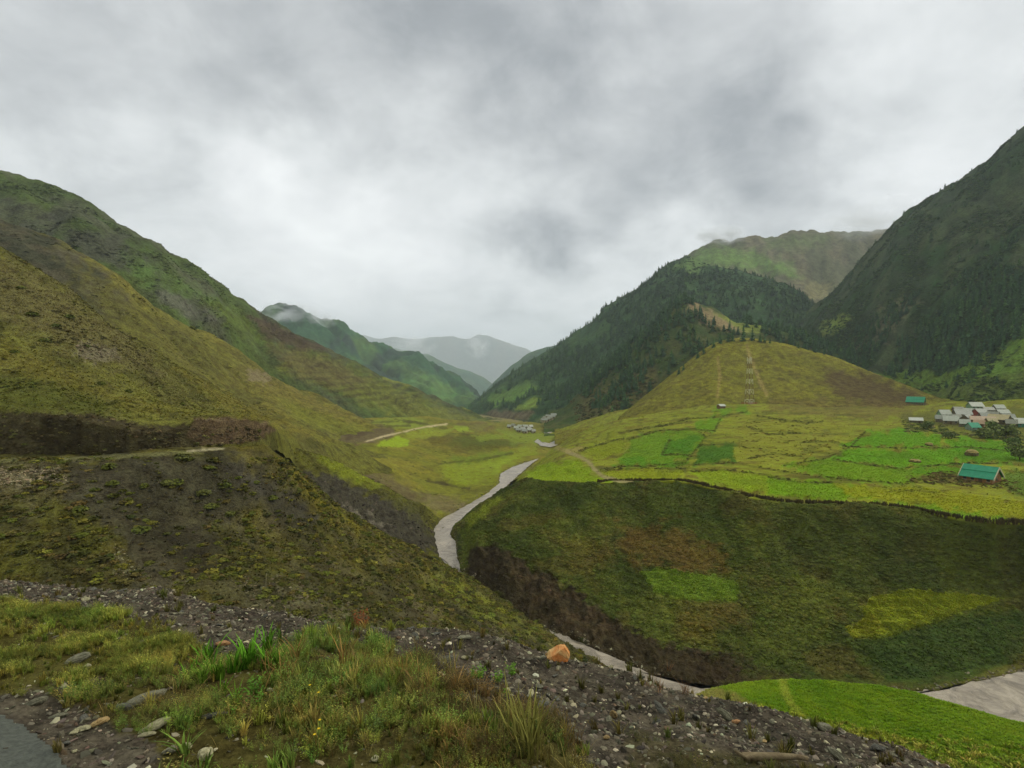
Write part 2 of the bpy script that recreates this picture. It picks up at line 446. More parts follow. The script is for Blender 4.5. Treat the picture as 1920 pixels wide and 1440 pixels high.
LM.poly([(462, 592), (500, 600), (560, 628), (625, 660), (560, 655), (500, 632)], (76, 66, 62), 4, 5, .95)
LM.poly([(520, 660), (600, 672), (680, 710), (640, 722), (560, 700)], (98, 92, 64), 6, 6, .7)
# cultivation terraces: level strips with dark risers
_m = LM.mask([(470, 595), (600, 650), (720, 705), (800, 735), (780, 770), (640, 750), (520, 695), (490, 640)], 10, 6)
_st = sstep(.1, .5, np.sin(LM.Z / 7.0 * 2 * np.pi + fbm(LM.X / 90, LM.Y / 90, 2, 9) * 2))
LM.mix(_m * _st * .62, (66, 62, 46))
LM.W[..., 2] += _m * (np.abs((LM.Z / 6.2) % 1 - .5) - .25) * 2.2
LM.refresh()
LM.poly([(500, 640), (600, 668), (700, 715), (660, 735), (560, 705), (505, 665)], (84, 78, 58), 8, 10, .45)
LM.line([(720, 710), (800, 728), (880, 768)], 3, (120, 124, 70), .7)
SA = Landform(-420, 920, 2.6, [
    ('pre', -20, -14),
    [(-420, 560, 180), (0, 610, 172), (200, 690, 182), (330, 760, 198), (480, 805, 235), (600, 840, 290), (720, 862, 360), (920, 880, 400)],
    [(-420, 500, 230), (0, 545, 222), (150, 570, 228), (300, 660, 250), (450, 738, 290), (560, 775, 340), (650, 800, 390), (760, 830, 430), (920, 860, 450)],
    [(-420, 260, 350), (0, 400, 300), (60, 420, 300), (110, 446, 302), (165, 482, 305), (250, 540, 325), (350, 602, 360), (420, 642, 390), (500, 692, 430), (560, 727, 460), (640, 768, 490),
     (720, 797, 520), (800, 818, 540), (920, 845, 560)],
    ('off', 50, -45), ('off', 80, -60)], 2.4, [(60, 5, 3, (1, 2.4), 1.0), (34, 2.6, 4, (1, 3.4), 1.0, 'r'), (12, .7, 4), (4, .25, 3)], 6, 5)
SA.base((100, 99, 56)).nz((112, 106, 58), 50, 0, .3, .6, (1, 2.5), 1, ang=1.0).nz((74, 74, 46), 22, .2, .2, .7, (1, 1.6), 2)
SA.poly([(-60, 380), (60, 410), (160, 480), (230, 560), (200, 600), (100, 540), (-60, 480)], (76, 73, 70), 26, 34, .9, 36)
SA.poly([(-60, 380), (60, 410), (160, 480), (230, 560), (200, 600), (100, 540), (-60, 480)], (60, 62, 56), 12, 14, .9, 30, 6, 14, .1)
SA.poly([(165, 480), (360, 605), (520, 705), (640, 770), (700, 800), (580, 770), (430, 670), (300, 590)], (100, 95, 54), 18, 24, .5)
SA.poly([(440, 680), (560, 730), (690, 790), (640, 800), (520, 760), (420, 700)], (106, 97, 58), 16, 18, .5)
SA.poly([(120, 480), (330, 610), (470, 700), (450, 740), (300, 690), (180, 600)], (84, 82, 50), 18, 22, .6)
SA.poly([(465, 690), (510, 705), (500, 720), (468, 712)], (118, 108, 96), 4, 8, .8, 9)
SA.poly([(520, 745), (640, 785), (760, 820), (700, 835), (560, 790)], (104, 108, 48), 8, 8, .6)
NH = Landform(-420, 780, 2.4, [
    zrow((-420, -12.6, 74), (0, -12.9, 80.5), (300, -13.4, 89.5), (430, -14.5, 99.5), (500, -15.7, 109.5)) + [(530, 855, 130), (560, 874, 160), (640, 895, 205), (780, 925, 255)],
    [(-420, 765, 76), (0, 775, 82), (80, 771, 83), (170, 775, 85), (215, 785, 86.5), (260, 794, 89), (310, 800, 91), (345, 797, 93), (375, 786, 95), (430, 784, 101), (475, 786, 107), (505, 796, 114), (535, 826, 150), (560, 838, 175), (640, 862, 220), (780, 897, 270)],
    [(-420, 640, 108), (0, 655, 108), (100, 685, 110), (200, 722, 114), (300, 752, 122), (400, 770, 138), (500, 790, 165), (600, 822, 218), (720, 860, 285), (780, 882, 300)],
    [(-420, 300, 170), (0, 475, 150), (60, 508, 150), (130, 552, 152), (200, 602, 158), (270, 642, 165), (330, 682, 172), (400, 722, 190), (480, 757, 215), (560, 795, 245), (640, 832, 280), (720, 862, 320), (780, 885, 330)],
    ('off', 25, -25), ('off', 30, -30)], 2.2, [(30, 1.6, 3, (1, 2.4), 1.0), (16, .9, 4, (1, 3.2), 1.0, 'r'), (5, .3, 4), (1.8, .1, 3)], 7, 5)
NH.base((96, 96, 52)).nz((86, 84, 54), 26, 0, .3, .8, (1, 2.6), 1, ang=1.0).nz((66, 66, 40), 8, .25, .18, .7, (1, 1.5), 2)
NH.poly([(-60, 480), (0, 480), (130, 556), (260, 640), (300, 700), (200, 690), (60, 620), (-60, 560)], (94, 88, 66), 18, 22, .65, 30)
NH.poly([(-60, 620), (60, 660), (200, 730), (330, 770), (480, 785), (560, 810), (400, 782), (260, 775), (100, 720), (-60, 690)], (102, 97, 50), 16, 18, .6)
NH.poly([(-60, 690), (60, 710), (180, 745), (240, 775), (170, 775), (-60, 775)], (78, 82, 42), 12, 12, .8)
NH.poly([(150, 640), (215, 655), (225, 672), (180, 680), (140, 665)], (106, 100, 92), 6, 10, .85, 10)
NH.poly([(330, 690), (480, 762), (640, 830), (560, 815), (420, 765)], (108, 101, 54), 10, 12, .6)
NH.poly([(-60, 772), (170, 776), (260, 795), (330, 800), (360, 792), (370, 850), (200, 870), (-60, 875)], (60, 54, 46), 3, 5, .95, 12)
NH.poly([(-60, 780), (170, 785), (260, 800), (330, 806), (370, 850), (200, 870), (-60, 875)], (84, 78, 64), 3, 5, .6, 12, 9, 2.2, .1)
NH.poly([(365, 785), (430, 782), (500, 792), (515, 806), (480, 828), (380, 836), (350, 815)], (90, 76, 68), 3, 4, .95, 12)
# ---- road bench and the tipped slope below it
S1R3 = [(-420, 880, 66), (0, 866, 75), (150, 862, 78), (300, 852, 84), (430, 847, 95), (500, 839, 105), (560, 885, 110), (640, 955, 116), (700, 990, 120), (780, 1028, 126), (860, 1075, 134),
        (900, 1099, 128), (960, 1138, 116), (1030, 1186, 104), (1050, 1202, 102), (1200, 1291, 98), (1420, 1345, 101)]
S1 = Landform(-420, 1420, 2.6, [
    [(-420, 1600, 26), (0, 1480, 38), (300, 1430, 43), (600, 1420, 53), (900, 1390, 66), (1040, 1370, 78), (1200, 1350, 86), (1420, 1345, 90)],
    [(-420, 1130, 48), (0, 1105, 56), (300, 1120, 58), (600, 1175, 63), (800, 1192, 75), (900, 1212, 82), (1040, 1250, 92), (1200, 1315, 95), (1420, 1345, 99)],
    [(-420, 975, 58), (0, 962, 66), (200, 970, 70), (400, 985, 78), (600, 1045, 86), (800, 1110, 97), (900, 1152, 100), (1040, 1220, 98), (1200, 1300, 96.5), (1420, 1345, 100)],
    S1R3,
    zrow((-420, -12.0, 75), (0, -12.5, 81), (300, -12.9, 90), (430, -14, 100), (500, -15, 110), (560, -26, 120), (640, -37, 128), (700, -43, 132), (780, -50, 138), (860, -60, 145), (960, -62, 125), (1040, -62, 112), (1420, -64, 110)),
    ('off', 8, -5)], 2.2, [(12, .55, 4, (1, 2.2), .5), (3, .22, 4), (1.1, .09, 3)], 8, 5)
S1.base((70, 68, 42)).nz((90, 84, 46), 14, .1, .3, .7, (1, 2), 1).nz((52, 52, 34), 5, .1, .25, .6, (1, 1.4), 2).nz((84, 78, 66), 9, .28, .2, .7, (1, 3), 5)
S1.poly([(120, 868), (300, 856), (430, 852), (520, 905), (600, 968), (560, 985), (460, 955), (400, 1000), (330, 1090), (260, 1090), (230, 1010), (140, 960)], (62, 59, 56), 14, 34, .8, 46)
S1.poly([(430, 852), (520, 905), (600, 968), (560, 975), (470, 920), (420, 880)], (70, 67, 68), 10, 16, .85)
S1.poly([(-60, 880), (110, 880), (125, 905), (-60, 915)], (118, 110, 100), 3, 8, .9, 9, 12, 1.4, -.05, .12)
S1.poly([(-60, 930), (140, 940), (200, 1010), (180, 1080), (-60, 1085)], (76, 76, 38), 16, 14, .7, 40)
S1.poly([(500, 838), (560, 885), (640, 955), (780, 1030), (860, 1078), (1040, 1198), (980, 1180), (850, 1110), (720, 1030), (600, 965), (520, 900), (440, 850)], (108, 101, 42), 16, 22, .75, 30)
S1.poly([(820, 1060), (960, 1145), (1045, 1200), (1020, 1205), (900, 1160), (800, 1100)], (104, 112, 44), 8, 6, .6)
S1.poly([(440, 1100), (560, 1100), (680, 1150), (720, 1170), (500, 1150)], (94, 90, 76), 10, 14, .8, 14, 14, 2.5, .0)
S1.poly([(225, 1040), (250, 1075), (210, 1070)], (120, 116, 100), 4, 8, .8, 8)
S1.poly([(250, 1000), (400, 990), (420, 1060), (330, 1095), (260, 1090)], (52, 48, 42), 12, 14, .8)
S1.poly([(470, 985), (640, 1010), (760, 1080), (640, 1090), (500, 1050)], (82, 78, 42), 20, 16, .6)
S1.nz((84, 80, 70), 6.0, .2, .25, .4, (1, 2.5), 21, ang=.785).nz((46, 44, 38), 7.0, .12, .25, .5, (1, 2.5), 22, ang=.785)
S1.line([(-60, 866), (0, 864), (150, 860), (300, 851), (380, 847)], 4, (104, 104, 78), .7, 1)
S1.line([(352, 846), (418, 841)], 2.4, (138, 132, 120), .95, 1)
S1.line([(380, 838), (470, 832), (505, 826)], 3, (120, 112, 90), .7, 1)
# ---- second gully with the dark slate bluff
S2 = Landform(430, 880, 2.4, [
    [zz(430, -30, 116), (560, 940, 128), (640, 985, 138), (720, 1020, 148), (790, 1042, 156), (880, 1060, 160)],
    [(430, 855, 138), (560, 884, 150), (620, 896, 158), (700, 928, 168), (760, 953, 175), (800, 973, 182), (830, 988, 186), (880, 1020, 188)],
    [(430, 830, 150), (560, 842, 165), (620, 862, 180), (680, 893, 190), (740, 920, 197), (790, 947, 200), (825, 974, 200), (880, 1010, 200)],
    zrow((430, -24, 168), (560, -28, 190), (680, -42, 205), (790, -54, 210), (880, -64, 212)), ('off', 10, -6)], 2, [(14, 1.1, 4, (1, 2), .3), (4, .45, 4), (1.4, .15, 3)], 9, 5)
S2.base((84, 84, 42)).nz((66, 64, 40), 10, .05, .3, .7)
S2.poly([(545, 885), (620, 892), (700, 930), (760, 955), (815, 980), (830, 1000), (790, 1050), (700, 1030), (620, 970)], (62, 59, 60), 6, 16, .92, 20)
S2.poly([(600, 930), (700, 970), (740, 1000), (690, 1000), (630, 960)], (104, 98, 98), 6, 12, .7, 14, 16, 3, .05)
S2.poly([(590, 855), (640, 868), (720, 905), (700, 915), (640, 895)], (108, 116, 40), 8, 8, .85)
S2.poly([(720, 925), (800, 955), (825, 985), (790, 985), (740, 955)], (70, 70, 50), 6, 10, .6, 14)
# ---- benches and valley floor left of the river
BL = Landform(500, 1140, 2.4, [
    [(500, 905, 182), (620, 920, 186), (700, 950, 190), (780, 978, 197), (830, 985, 200), (880, 960, 215), (930, 930, 243), (960, 903, 275), (1000, 878, 315), (1040, 862, 360), (1140, 850, 400)],
    [(500, 860, 215), (620, 872, 225), (700, 882, 240), (800, 902, 260), (860, 905, 274), (900, 900, 286), (930, 884, 308), (1000, 853, 385), (1140, 838, 450)],
    [(500, 840, 270), (620, 835, 300), (700, 832, 330), (760, 838, 350), (860, 850, 370), (940, 846, 400), (1000, 835, 450), (1140, 828, 480)],
    [(500, 815, 340), (620, 805, 400), (700, 800, 440), (800, 800, 480), (880, 810, 500), (940, 820, 520), (1000, 815, 560), (1140, 815, 560)],
    [(500, 800, 420), (700, 785, 560), (800, 783, 600), (900, 797, 640), (1000, 804, 680), (1140, 806, 640)],
    [(500, 800, 600), (800, 787, 800), (900, 790, 850), (1000, 794, 900), (1140, 802, 800)],
    zrow((500, -112, 1500), (1140, -112, 1500)), zrow((500, -160, 2400), (1140, -160, 2400))], 1.8, [(40, 1.6, 3), (10, .45, 4), (3, .12, 3)], 10, 5)
BL.base((114, 110, 52)).nz((100, 104, 46), 40, 0, .3, .7).nz((80, 80, 44), 14, .2, .2, .5)
BL.poly([(600, 790), (680, 785), (740, 800), (735, 820), (690, 832), (640, 830), (590, 845), (600, 815)], (90, 80, 68), 5, 8, .9, 14)
BL.poly([(600, 795), (650, 790), (640, 805)], (58, 50, 46), 4, 5, .8, 9)
BL.poly([(520, 830), (600, 845), (690, 880), (800, 935), (780, 960), (680, 920), (580, 880)], (92, 84, 66), 10, 10, .6)
BL.poly([(640, 880), (720, 880), (800, 930), (770, 950), (690, 915)], (86, 76, 66), 8, 10, .6)
BL.poly([(800, 930), (850, 935), (885, 945), (870, 955), (830, 962), (800, 950)], (104, 94, 78), 6, 8, .75)
BL.line([(802, 902), (835, 908), (880, 918)], 2.2, (58, 52, 44), .8)
BL.poly([(715, 828), (745, 818), (768, 825), (765, 838), (735, 840), (708, 836)], (126, 146, 44), 2, 2, .95)
BL.poly([(690, 790), (760, 778), (800, 790), (835, 800), (790, 806), (740, 802)], (116, 128, 58), 4, 5, .9)
BL.poly([(850, 798), (920, 796), (905, 808), (860, 810)], (124, 142, 52), 2, 3, .9)
BL.poly([(800, 806), (850, 806), (835, 816), (790, 818)], (118, 130, 56), 2, 3, .9)
BL.poly([(780, 815), (870, 812), (960, 822), (985, 832), (940, 845), (860, 850), (810, 836)], (84, 78, 44), 8, 8, .75)
BL.poly([(860, 818), (960, 825), (970, 835), (900, 842), (840, 832)], (76, 84, 40), 8, 6, .8)
BL.poly([(840, 790), (905, 792), (940, 806), (900, 810), (850, 795)], (92, 80, 60), 4, 5, .75)
BL.poly([(830, 868), (920, 850), (1000, 838), (1010, 850), (960, 872), (920, 900), (860, 912), (830, 890)], (116, 128, 46), 8, 8, .8)
BL.poly([(840, 858), (960, 848), (950, 858), (860, 872)], (86, 104, 44), 6, 6, .6)
BL.poly([(930, 805), (1010, 812), (1060, 812), (1020, 835), (960, 830)], (110, 124, 54), 6, 5, .8)
BL.poly([(895, 770), (960, 775), (1000, 790), (940, 792), (890, 785)], (120, 112, 92), 5, 6, .8)
for _l in ([(690, 792), (760, 790), (840, 803)], [(700, 800), (770, 798)], [(740, 786), (800, 795)], [(860, 812), (930, 822)], [(820, 870), (900, 862), (960, 850)]):
    BL.line(_l, 1.6, (70, 68, 40), .7)  # terrace edges as dark lines, their shadows put into the colour
BL.poly([(760, 812), (800, 806), (840, 812), (800, 822), (765, 822)], (122, 130, 54), 2, 4, .8).poly([(880, 815), (940, 814), (960, 822), (900, 826)], (112, 128, 50), 2, 4, .7).poly([(900, 870), (960, 858), (980, 862), (930, 880)], (122, 138, 50), 3, 5, .8).poly([(640, 812), (690, 800), (700, 812), (650, 824)], (74, 64, 54), 4, 6, .8)
BL.line([(686, 828), (720, 818), (755, 810), (775, 805), (800, 800), (838, 795)], 1.5, (168, 156, 138), .95, .6)
BL.line([(640, 845), (686, 828)], 1.5, (110, 96, 78), .8, .6)
# ---- mountains right of the river
M1b = Landform(1160, 1840, 3, [
    ('pre', -100, -60),
    [(1160, 640, 1450), (1300, 560, 1420), (1400, 575, 1380), (1540, 640, 1280), (1660, 660, 1230), (1840, 660, 1200)],
    [(1160, 565, 1750), (1300, 512, 1720), (1400, 502, 1700), (1480, 515, 1660), (1530, 545, 1600), (1560, 548, 1580), (1660, 530, 1600), (1840, 530, 1500)],
    [(1160, 560, 1880), (1250, 508, 1950), (1300, 475, 1980), (1330, 460, 1990), (1345, 448, 2000), (1358, 446, 2000), (1375, 452, 2000), (1400, 450, 2000), (1425, 443, 2000), (1440, 440, 2000), (1470, 435, 2000), (1500, 432, 2000), (1530, 434, 2000), (1560, 438, 2000),
     (1600, 436, 2000), (1660, 432, 2000), (1840, 430, 2000)],
    ('off', 200, -150)], 2.4, [(180, 16, 5, (1, 2), -.5), (110, 16, 5, (1, 2.6), -.5, 'r'), (50, 4, 4)], 11, 4)
M1b.base((92, 94, 80)).nz((104, 98, 88), 120, 0, .3, .7, (1, 2), 1, ang=-.5).nz((76, 78, 66), 60, .15, .2, .6, (1, 2.4), 2, ang=-.5)
M1b.poly([(1260, 490), (1330, 465), (1400, 470), (1480, 495), (1500, 520), (1420, 505), (1320, 500)], (96, 124, 66), 12, 10, .85)
M1b.poly([(1440, 445), (1560, 445), (1500, 470), (1430, 465)], (92, 110, 72), 12, 10, .6)
M1b.poly([(1500, 530), (1560, 535), (1560, 570), (1520, 560)], (124, 120, 96), 8, 10, .7)
M1 = Landform(830, 1680, 3, [
    ('pre', -120, -60),
    [(830, 782, 1500), (880, 775, 1400), (930, 778, 1150), (1000, 786, 950), (1050, 794, 850), (1100, 805, 800), (1300, 770, 850), (1500, 730, 900), (1680, 710, 950)],
    [(830, 772, 1650), (880, 764, 1500), (930, 748, 1300), (1000, 730, 1150), (1060, 712, 1100), (1150, 660, 1100), (1250, 600, 1100), (1350, 560, 1120), (1450, 572, 1120), (1540, 605, 1100), (1680, 640, 1050)],
    [(830, 775, 1800), (880, 765, 1700), (905, 742, 1680), (930, 718, 1650), (960, 695, 1620), (1000, 670, 1600), (1060, 640, 1550), (1110, 603, 1520), (1135, 574, 1500), (1170, 554, 1480), (1200, 536, 1470), (1260, 498, 1450),
     (1290, 482, 1430), (1330, 498, 1400), (1400, 513, 1350), (1450, 524, 1300), (1500, 548, 1250), (1530, 580, 1200), (1580, 625, 1100), (1680, 670, 1050)],
    ('off', 150, -70)], 2.6, [(120, 12, 4, (1, 2), -.6), (30, 2.5, 4)], 12, 4)
M1.base((50, 74, 52)).nz((66, 90, 58), 70, .1, .3, .6)
M1.poly([(920, 740), (990, 715), (1010, 730), (950, 755), (915, 762)], (88, 116, 62), 6, 6, .9)
M1.poly([(960, 768), (1000, 745), (1015, 748), (1005, 765), (970, 772)], (110, 130, 62), 4, 4, .9)
M1.poly([(900, 778), (945, 768), (1000, 772), (990, 788), (930, 786)], (104, 94, 84), 5, 6, .9)
M1.poly([(1000, 790), (1040, 768), (1080, 775), (1060, 800)], (88, 100, 62), 4, 5, .9)
M1.poly([(1265, 500), (1300, 480), (1330, 495), (1300, 515)], (92, 116, 70), 6, 6, .8)
M2 = Landform(1470, 2420, 3, [
    ('pre', -15, -12),
    [(1470, 690, 900), (1560, 700, 760), (1640, 708, 650), (1700, 730, 590), (1760, 752, 530), (1830, 768, 420), (1920, 770, 400), (2420, 770, 390)],
    [(1470, 650, 1000), (1560, 655, 830), (1640, 682, 690), (1700, 694, 640), (1760, 702, 575), (1830, 682, 515), (1920, 645, 480), (2420, 500, 450)],
    [(1470, 630, 1100), (1540, 602, 950), (1600, 572, 850), (1680, 542, 750), (1800, 512, 680), (1920, 462, 640), (2420, 200, 560)],
    [(1470, 622, 1200), (1515, 588, 1150), (1560, 550, 1120), (1590, 520, 1100), (1620, 484, 1080), (1650, 452, 1060), (1680, 414, 1040), (1720, 386, 1010), (1760, 366, 980), (1800, 339, 950), (1850, 304, 920),
     (1890, 269, 900), (1920, 244, 880), (2000, 179, 840), (2420, -100, 700)],
    ('off', 150, -90)], 2.6, [(90, 8, 4, (1, 2.4), -.7), (60, 9, 5, (1, 3), -.8, 'r'), (20, 1.6, 4)], 13, 4)
M2.base((44, 64, 38)).nz((68, 78, 58), 50, .08, .25, .8, (1, 3), 1, ang=-.9).nz((50, 62, 48), 30, .1, .25, .7, (1, 2), 2)
M2.poly([(1540, 610), (1580, 590), (1600, 600), (1570, 625), (1545, 630)], (112, 128, 68), 5, 6, .9)
M2.poly([(1600, 640), (1680, 560), (1720, 560), (1660, 640), (1620, 660)], (104, 104, 88), 10, 14, .7, 20, 18, 20, 0)
M2.poly([(1640, 705), (1700, 690), (1780, 700), (1840, 668), (1920, 625), (2420, 480), (2420, 790), (1920, 790), (1700, 760)], (88, 112, 50), 6, 8, .95)
M2.poly([(1740, 735), (1800, 715), (1920, 700), (2420, 640), (2420, 790), (1760, 790)], (82, 92, 50), 10, 10, .7)
F1 = Landform(1020, 1660, 3, [
    ('pre', -60, -30),
    [(1020, 820, 540), (1090, 815, 545), (1150, 798, 590), (1200, 780, 630), (1300, 730, 670), (1400, 690, 690), (1500, 700, 690), (1660, 730, 670)],
    [(1020, 800, 700), (1100, 772, 700), (1150, 737, 700), (1200, 702, 710), (1250, 662, 720), (1300, 632, 730), (1350, 632, 730), (1400, 627, 740), (1480, 642, 740), (1560, 668, 720), (1660, 705, 690)],
    [(1020, 790, 850), (1060, 762, 850), (1100, 722, 850), (1150, 677, 850), (1200, 632, 860), (1250, 588, 870), (1290, 562, 880), (1330, 578, 860), (1380, 604, 840), (1440, 616, 820), (1500, 632, 800), (1560, 658, 780), (1660, 705, 740)],
    ('off', 120, -70)], 2.6, [(50, 5, 4), (15, 1.3, 4)], 14, 5)
F1.base((58, 74, 42)).nz((84, 84, 56), 30, .1, .3, .6)
F1.poly([(1290, 555), (1320, 575), (1370, 600), (1400, 620), (1360, 620), (1310, 600), (1285, 580)], (128, 114, 96), 5, 8, .95, 16)
F1.poly([(1340, 590), (1400, 605), (1450, 605), (1455, 618), (1400, 622)], (116, 128, 62), 5, 6, .85)
F1.poly([(1090, 740), (1230, 680), (1240, 740), (1160, 800), (1080, 815)], (88, 84, 56), 8, 8, .8)
H1 = Landform(1040, 1840, 2.4, [
    ('pre', -25, -10),
    [(1040, 825, 460), (1150, 800, 470), (1250, 778, 465), (1340, 764, 462), (1440, 764, 465), (1560, 772, 445), (1680, 778, 420), (1840, 785, 410)],
    [(1040, 815, 540), (1150, 790, 530), (1200, 755, 530), (1260, 717, 540), (1340, 692, 540), (1440, 692, 540), (1560, 712, 525), (1680, 742, 490), (1840, 770, 450)],
    [(1040, 805, 600), (1120, 798, 600), (1160, 784, 590), (1200, 750, 590), (1260, 701, 600), (1300, 669, 610), (1340, 643, 615), (1370, 635, 620), (1400, 633, 620), (1450, 641, 615), (1500, 652, 605), (1550, 665, 590), (1600, 683, 570), (1650, 703, 550),
     (1700, 723, 525), (1760, 746, 500), (1840, 770, 480)],
    ('off', 60, -35), ('off', 60, -40)], 2.2, [(30, .9, 3), (7, .35, 4), (2.5, .16, 3)], 15, 5)
H1.base((112, 110, 46)).nz((100, 100, 44), 30, 0, .3, .7, (1, 1)).nz((84, 74, 46), 9, .22, .2, .55, (1.6, 1), 2)
_st = sstep(.2, .8, np.sin(H1.Z / 3.4 * 2 * np.pi + 2.4 * fbm(H1.X / 30, H1.Y / 30, 3, 62))) * sstep(-.1, .3, fbm(H1.X / 40, H1.Y / 40, 2, 63))
H1.mix(_st * .35, (76, 72, 38)); H1.W[..., 2] += .3 * _st; H1.refresh()
H1.poly([(1560, 690), (1640, 705), (1720, 735), (1740, 765), (1640, 765), (1580, 745), (1540, 715)], (80, 68, 50), 12, 12, .9)
H1.poly([(1450, 745), (1560, 750), (1680, 755), (1760, 770), (1700, 790), (1440, 775)], (98, 86, 56), 8, 12, .6)
H1.line([(1346, 672), (1350, 700), (1346, 745)], 3, (132, 118, 78), .75, 2)
H1.line([(1400, 648), (1406, 668), (1414, 690), (1424, 712), (1438, 742)], 3, (136, 122, 82), .75, 2)
H1.line([(1500, 778), (1560, 783), (1600, 776)], 2, (128, 114, 84), .7)
H1.line([(1380, 634), (1450, 640), (1550, 664), (1650, 702)], 3, (128, 124, 52), .7)
# ---- terrace on the far side of the gorge
EDGE = [(840, 985, 205), (860, 976, 207), (900, 942, 215), (940, 917, 215), (985, 894, 205), (1040, 907, 185), (1110, 908, 178), (1200, 906, 174), (1290, 905, 170), (1340, 917, 162), (1400, 932, 152), (1480, 944, 145), (1560, 947, 142),
        (1640, 948, 140), (1720, 958, 135), (1800, 973, 128), (1870, 981, 124), (1920, 981, 124), (2420, 1000, 118)]
TP = Landform(960, 2420, 2.4, [
    ('pre', -.6, -3.5),
    [(960, 912, 212)] + [(p[0], p[1] - 1, p[2] - .3) for p in EDGE[4:]],
    [(960, 910, 280), (985, 892, 258), (1010, 885, 245), (1040, 882, 224), (1110, 886, 204), (1200, 886, 195), (1300, 882, 192), (1400, 897, 175), (1560, 907, 165), (1720, 917, 158), (1920, 932, 148), (2420, 945, 140)],
    [(960, 892, 325), (1000, 874, 320), (1030, 857, 312), (1060, 845, 300), (1110, 845, 280), (1200, 840, 262), (1300, 840, 250), (1400, 845, 235), (1480, 850, 225), (1600, 850, 222), (1720, 860, 210), (1920, 870, 200), (2420, 880, 190)],
    [(960, 878, 390), (1020, 856, 385), (1055, 836, 388), (1090, 815, 390), (1150, 805, 360), (1230, 800, 340), (1300, 798, 330), (1400, 800, 315), (1500, 800, 310), (1600, 812, 290), (1720, 818, 275), (1920, 820, 270), (2420, 825, 260)],
    [(960, 868, 440), (1020, 850, 430), (1055, 830, 440), (1090, 810, 445), (1150, 790, 430), (1250, 775, 430), (1340, 764, 430), (1440, 760, 440), (1560, 775, 390), (1720, 785, 350), (1830, 780, 350), (1920, 775, 350), (2420, 770, 340)],
    [(960, 865, 500), (1020, 846, 480), (1055, 828, 490), (1090, 812, 500), (1150, 790, 500), (1250, 768, 490), (1340, 756, 485), (1440, 755, 490), (1560, 760, 470), (1720, 764, 440), (1830, 755, 440), (1920, 745, 440), (2420, 710, 430)],
    ('off', 100, 2)], 1.8, [(26, .7, 3), (7, .22, 3), (2.2, .07, 3)], 16, 5)
TP.base((120, 126, 48)).nz((106, 114, 44), 24, 0, .3, .7).nz((92, 80, 46), 10, .22, .2, .6, (1.8, 1), 2)
TP.poly([(1400, 775), (1520, 780), (1590, 800), (1560, 850), (1470, 870), (1380, 860), (1390, 810)], (116, 118, 48), 8, 12, .7)
TP.poly([(1440, 752), (1560, 755), (1700, 758), (1760, 772), (1640, 788), (1500, 780), (1440, 768)], (98, 86, 56), 8, 12, .6)
TP.poly([(1690, 775), (1920, 765), (2100, 770), (2100, 830), (1900, 822), (1800, 812), (1700, 800)], (82, 84, 46), 8, 10, .8)
FIELDS = [
    ([(986, 897), (1000, 878), (1040, 866), (1085, 863), (1106, 876), (1108, 890), (1146, 904), (1060, 906)], (134, 152, 34)),
    ([(1125, 884), (1200, 878), (1282, 882), (1272, 900), (1160, 902)], (146, 150, 36)),
    ([(1085, 846), (1150, 826), (1185, 822), (1165, 850), (1120, 862)], (134, 140, 38)),
    ([(1162, 868), (1186, 824), (1236, 808), (1305, 808), (1322, 820), (1284, 866), (1220, 872)], (108, 140, 36)),
    ([(1256, 824), (1318, 818), (1290, 852), (1240, 852)], (80, 122, 34)),
    ([(1312, 838), (1374, 832), (1378, 866), (1300, 870)], (68, 110, 36)),
    ([(1302, 792), (1352, 784), (1340, 808), (1306, 806)], (106, 142, 34)),
    ([(1338, 770), (1396, 760), (1402, 770), (1336, 782)], (106, 140, 38)),
    ([(1176, 862), (1290, 868), (1270, 876), (1150, 874)], (92, 134, 34)),
    ([(1300, 884), (1360, 882), (1440, 892), (1480, 902), (1470, 925), (1400, 922), (1330, 905)], (138, 154, 34)),
    ([(1440, 896), (1560, 904), (1620, 915), (1640, 935), (1560, 938), (1440, 928)], (116, 148, 28)),
    ([(1560, 912), (1720, 912), (1920, 942), (2420, 960), (2420, 990), (1920, 976), (1800, 966), (1700, 945), (1600, 930)], (148, 146, 32)),
    ([(1640, 945), (1760, 950), (1860, 968), (1920, 975), (1860, 977), (1780, 965), (1700, 952)], (112, 146, 36)),
    ([(1470, 872), (1540, 862), (1600, 866), (1700, 880), (1800, 895), (1690, 908), (1560, 898)], (114, 146, 30)),
    ([(1580, 836), (1620, 812), (1700, 806), (1770, 818), (1760, 838), (1660, 838)], (98, 146, 26)),
    ([(1560, 860), (1590, 842), (1700, 842), (1800, 840), (1790, 872), (1680, 876)], (100, 148, 26)),
    ([(1770, 822), (1860, 826), (1920, 838), (2420, 850), (2420, 880), (1890, 866), (1800, 868), (1790, 842)], (94, 142, 28)),
    ([(1700, 880), (1800, 872), (1812, 895), (1760, 902)], (98, 142, 30)),
    ([(1880, 880), (1920, 885), (2420, 900), (2420, 940), (1920, 930), (1890, 915)], (100, 120, 48)),
]
_st = sstep(.55, .92, np.sin(TP.Z / 1.9 * 2 * np.pi + 2.6 * fbm(TP.X / 40, TP.Y / 40, 3, 64))) * sstep(-.25, .15, fbm(TP.X / 30, TP.Y / 30, 2, 65))
TP.mix(_st * .5, (78, 74, 40)); TP.W[..., 2] -= .25 * _st; TP.refresh()  # brownish terrace edges, with the risers' shadow lines painted into the colour
for _i, (_p, _c) in enumerate(FIELDS): TP.poly(_p, tuple(np.array(_c) * (.88, .92, 1.0)), 4, 9, .85, 22, 20 + _i)
TP.poly([(1700, 898), (1760, 885), (1830, 890), (1840, 905), (1760, 906)], (92, 82, 50), 4, 6, .9, 14)
TP.mix(_st * .22, (70, 84, 34))
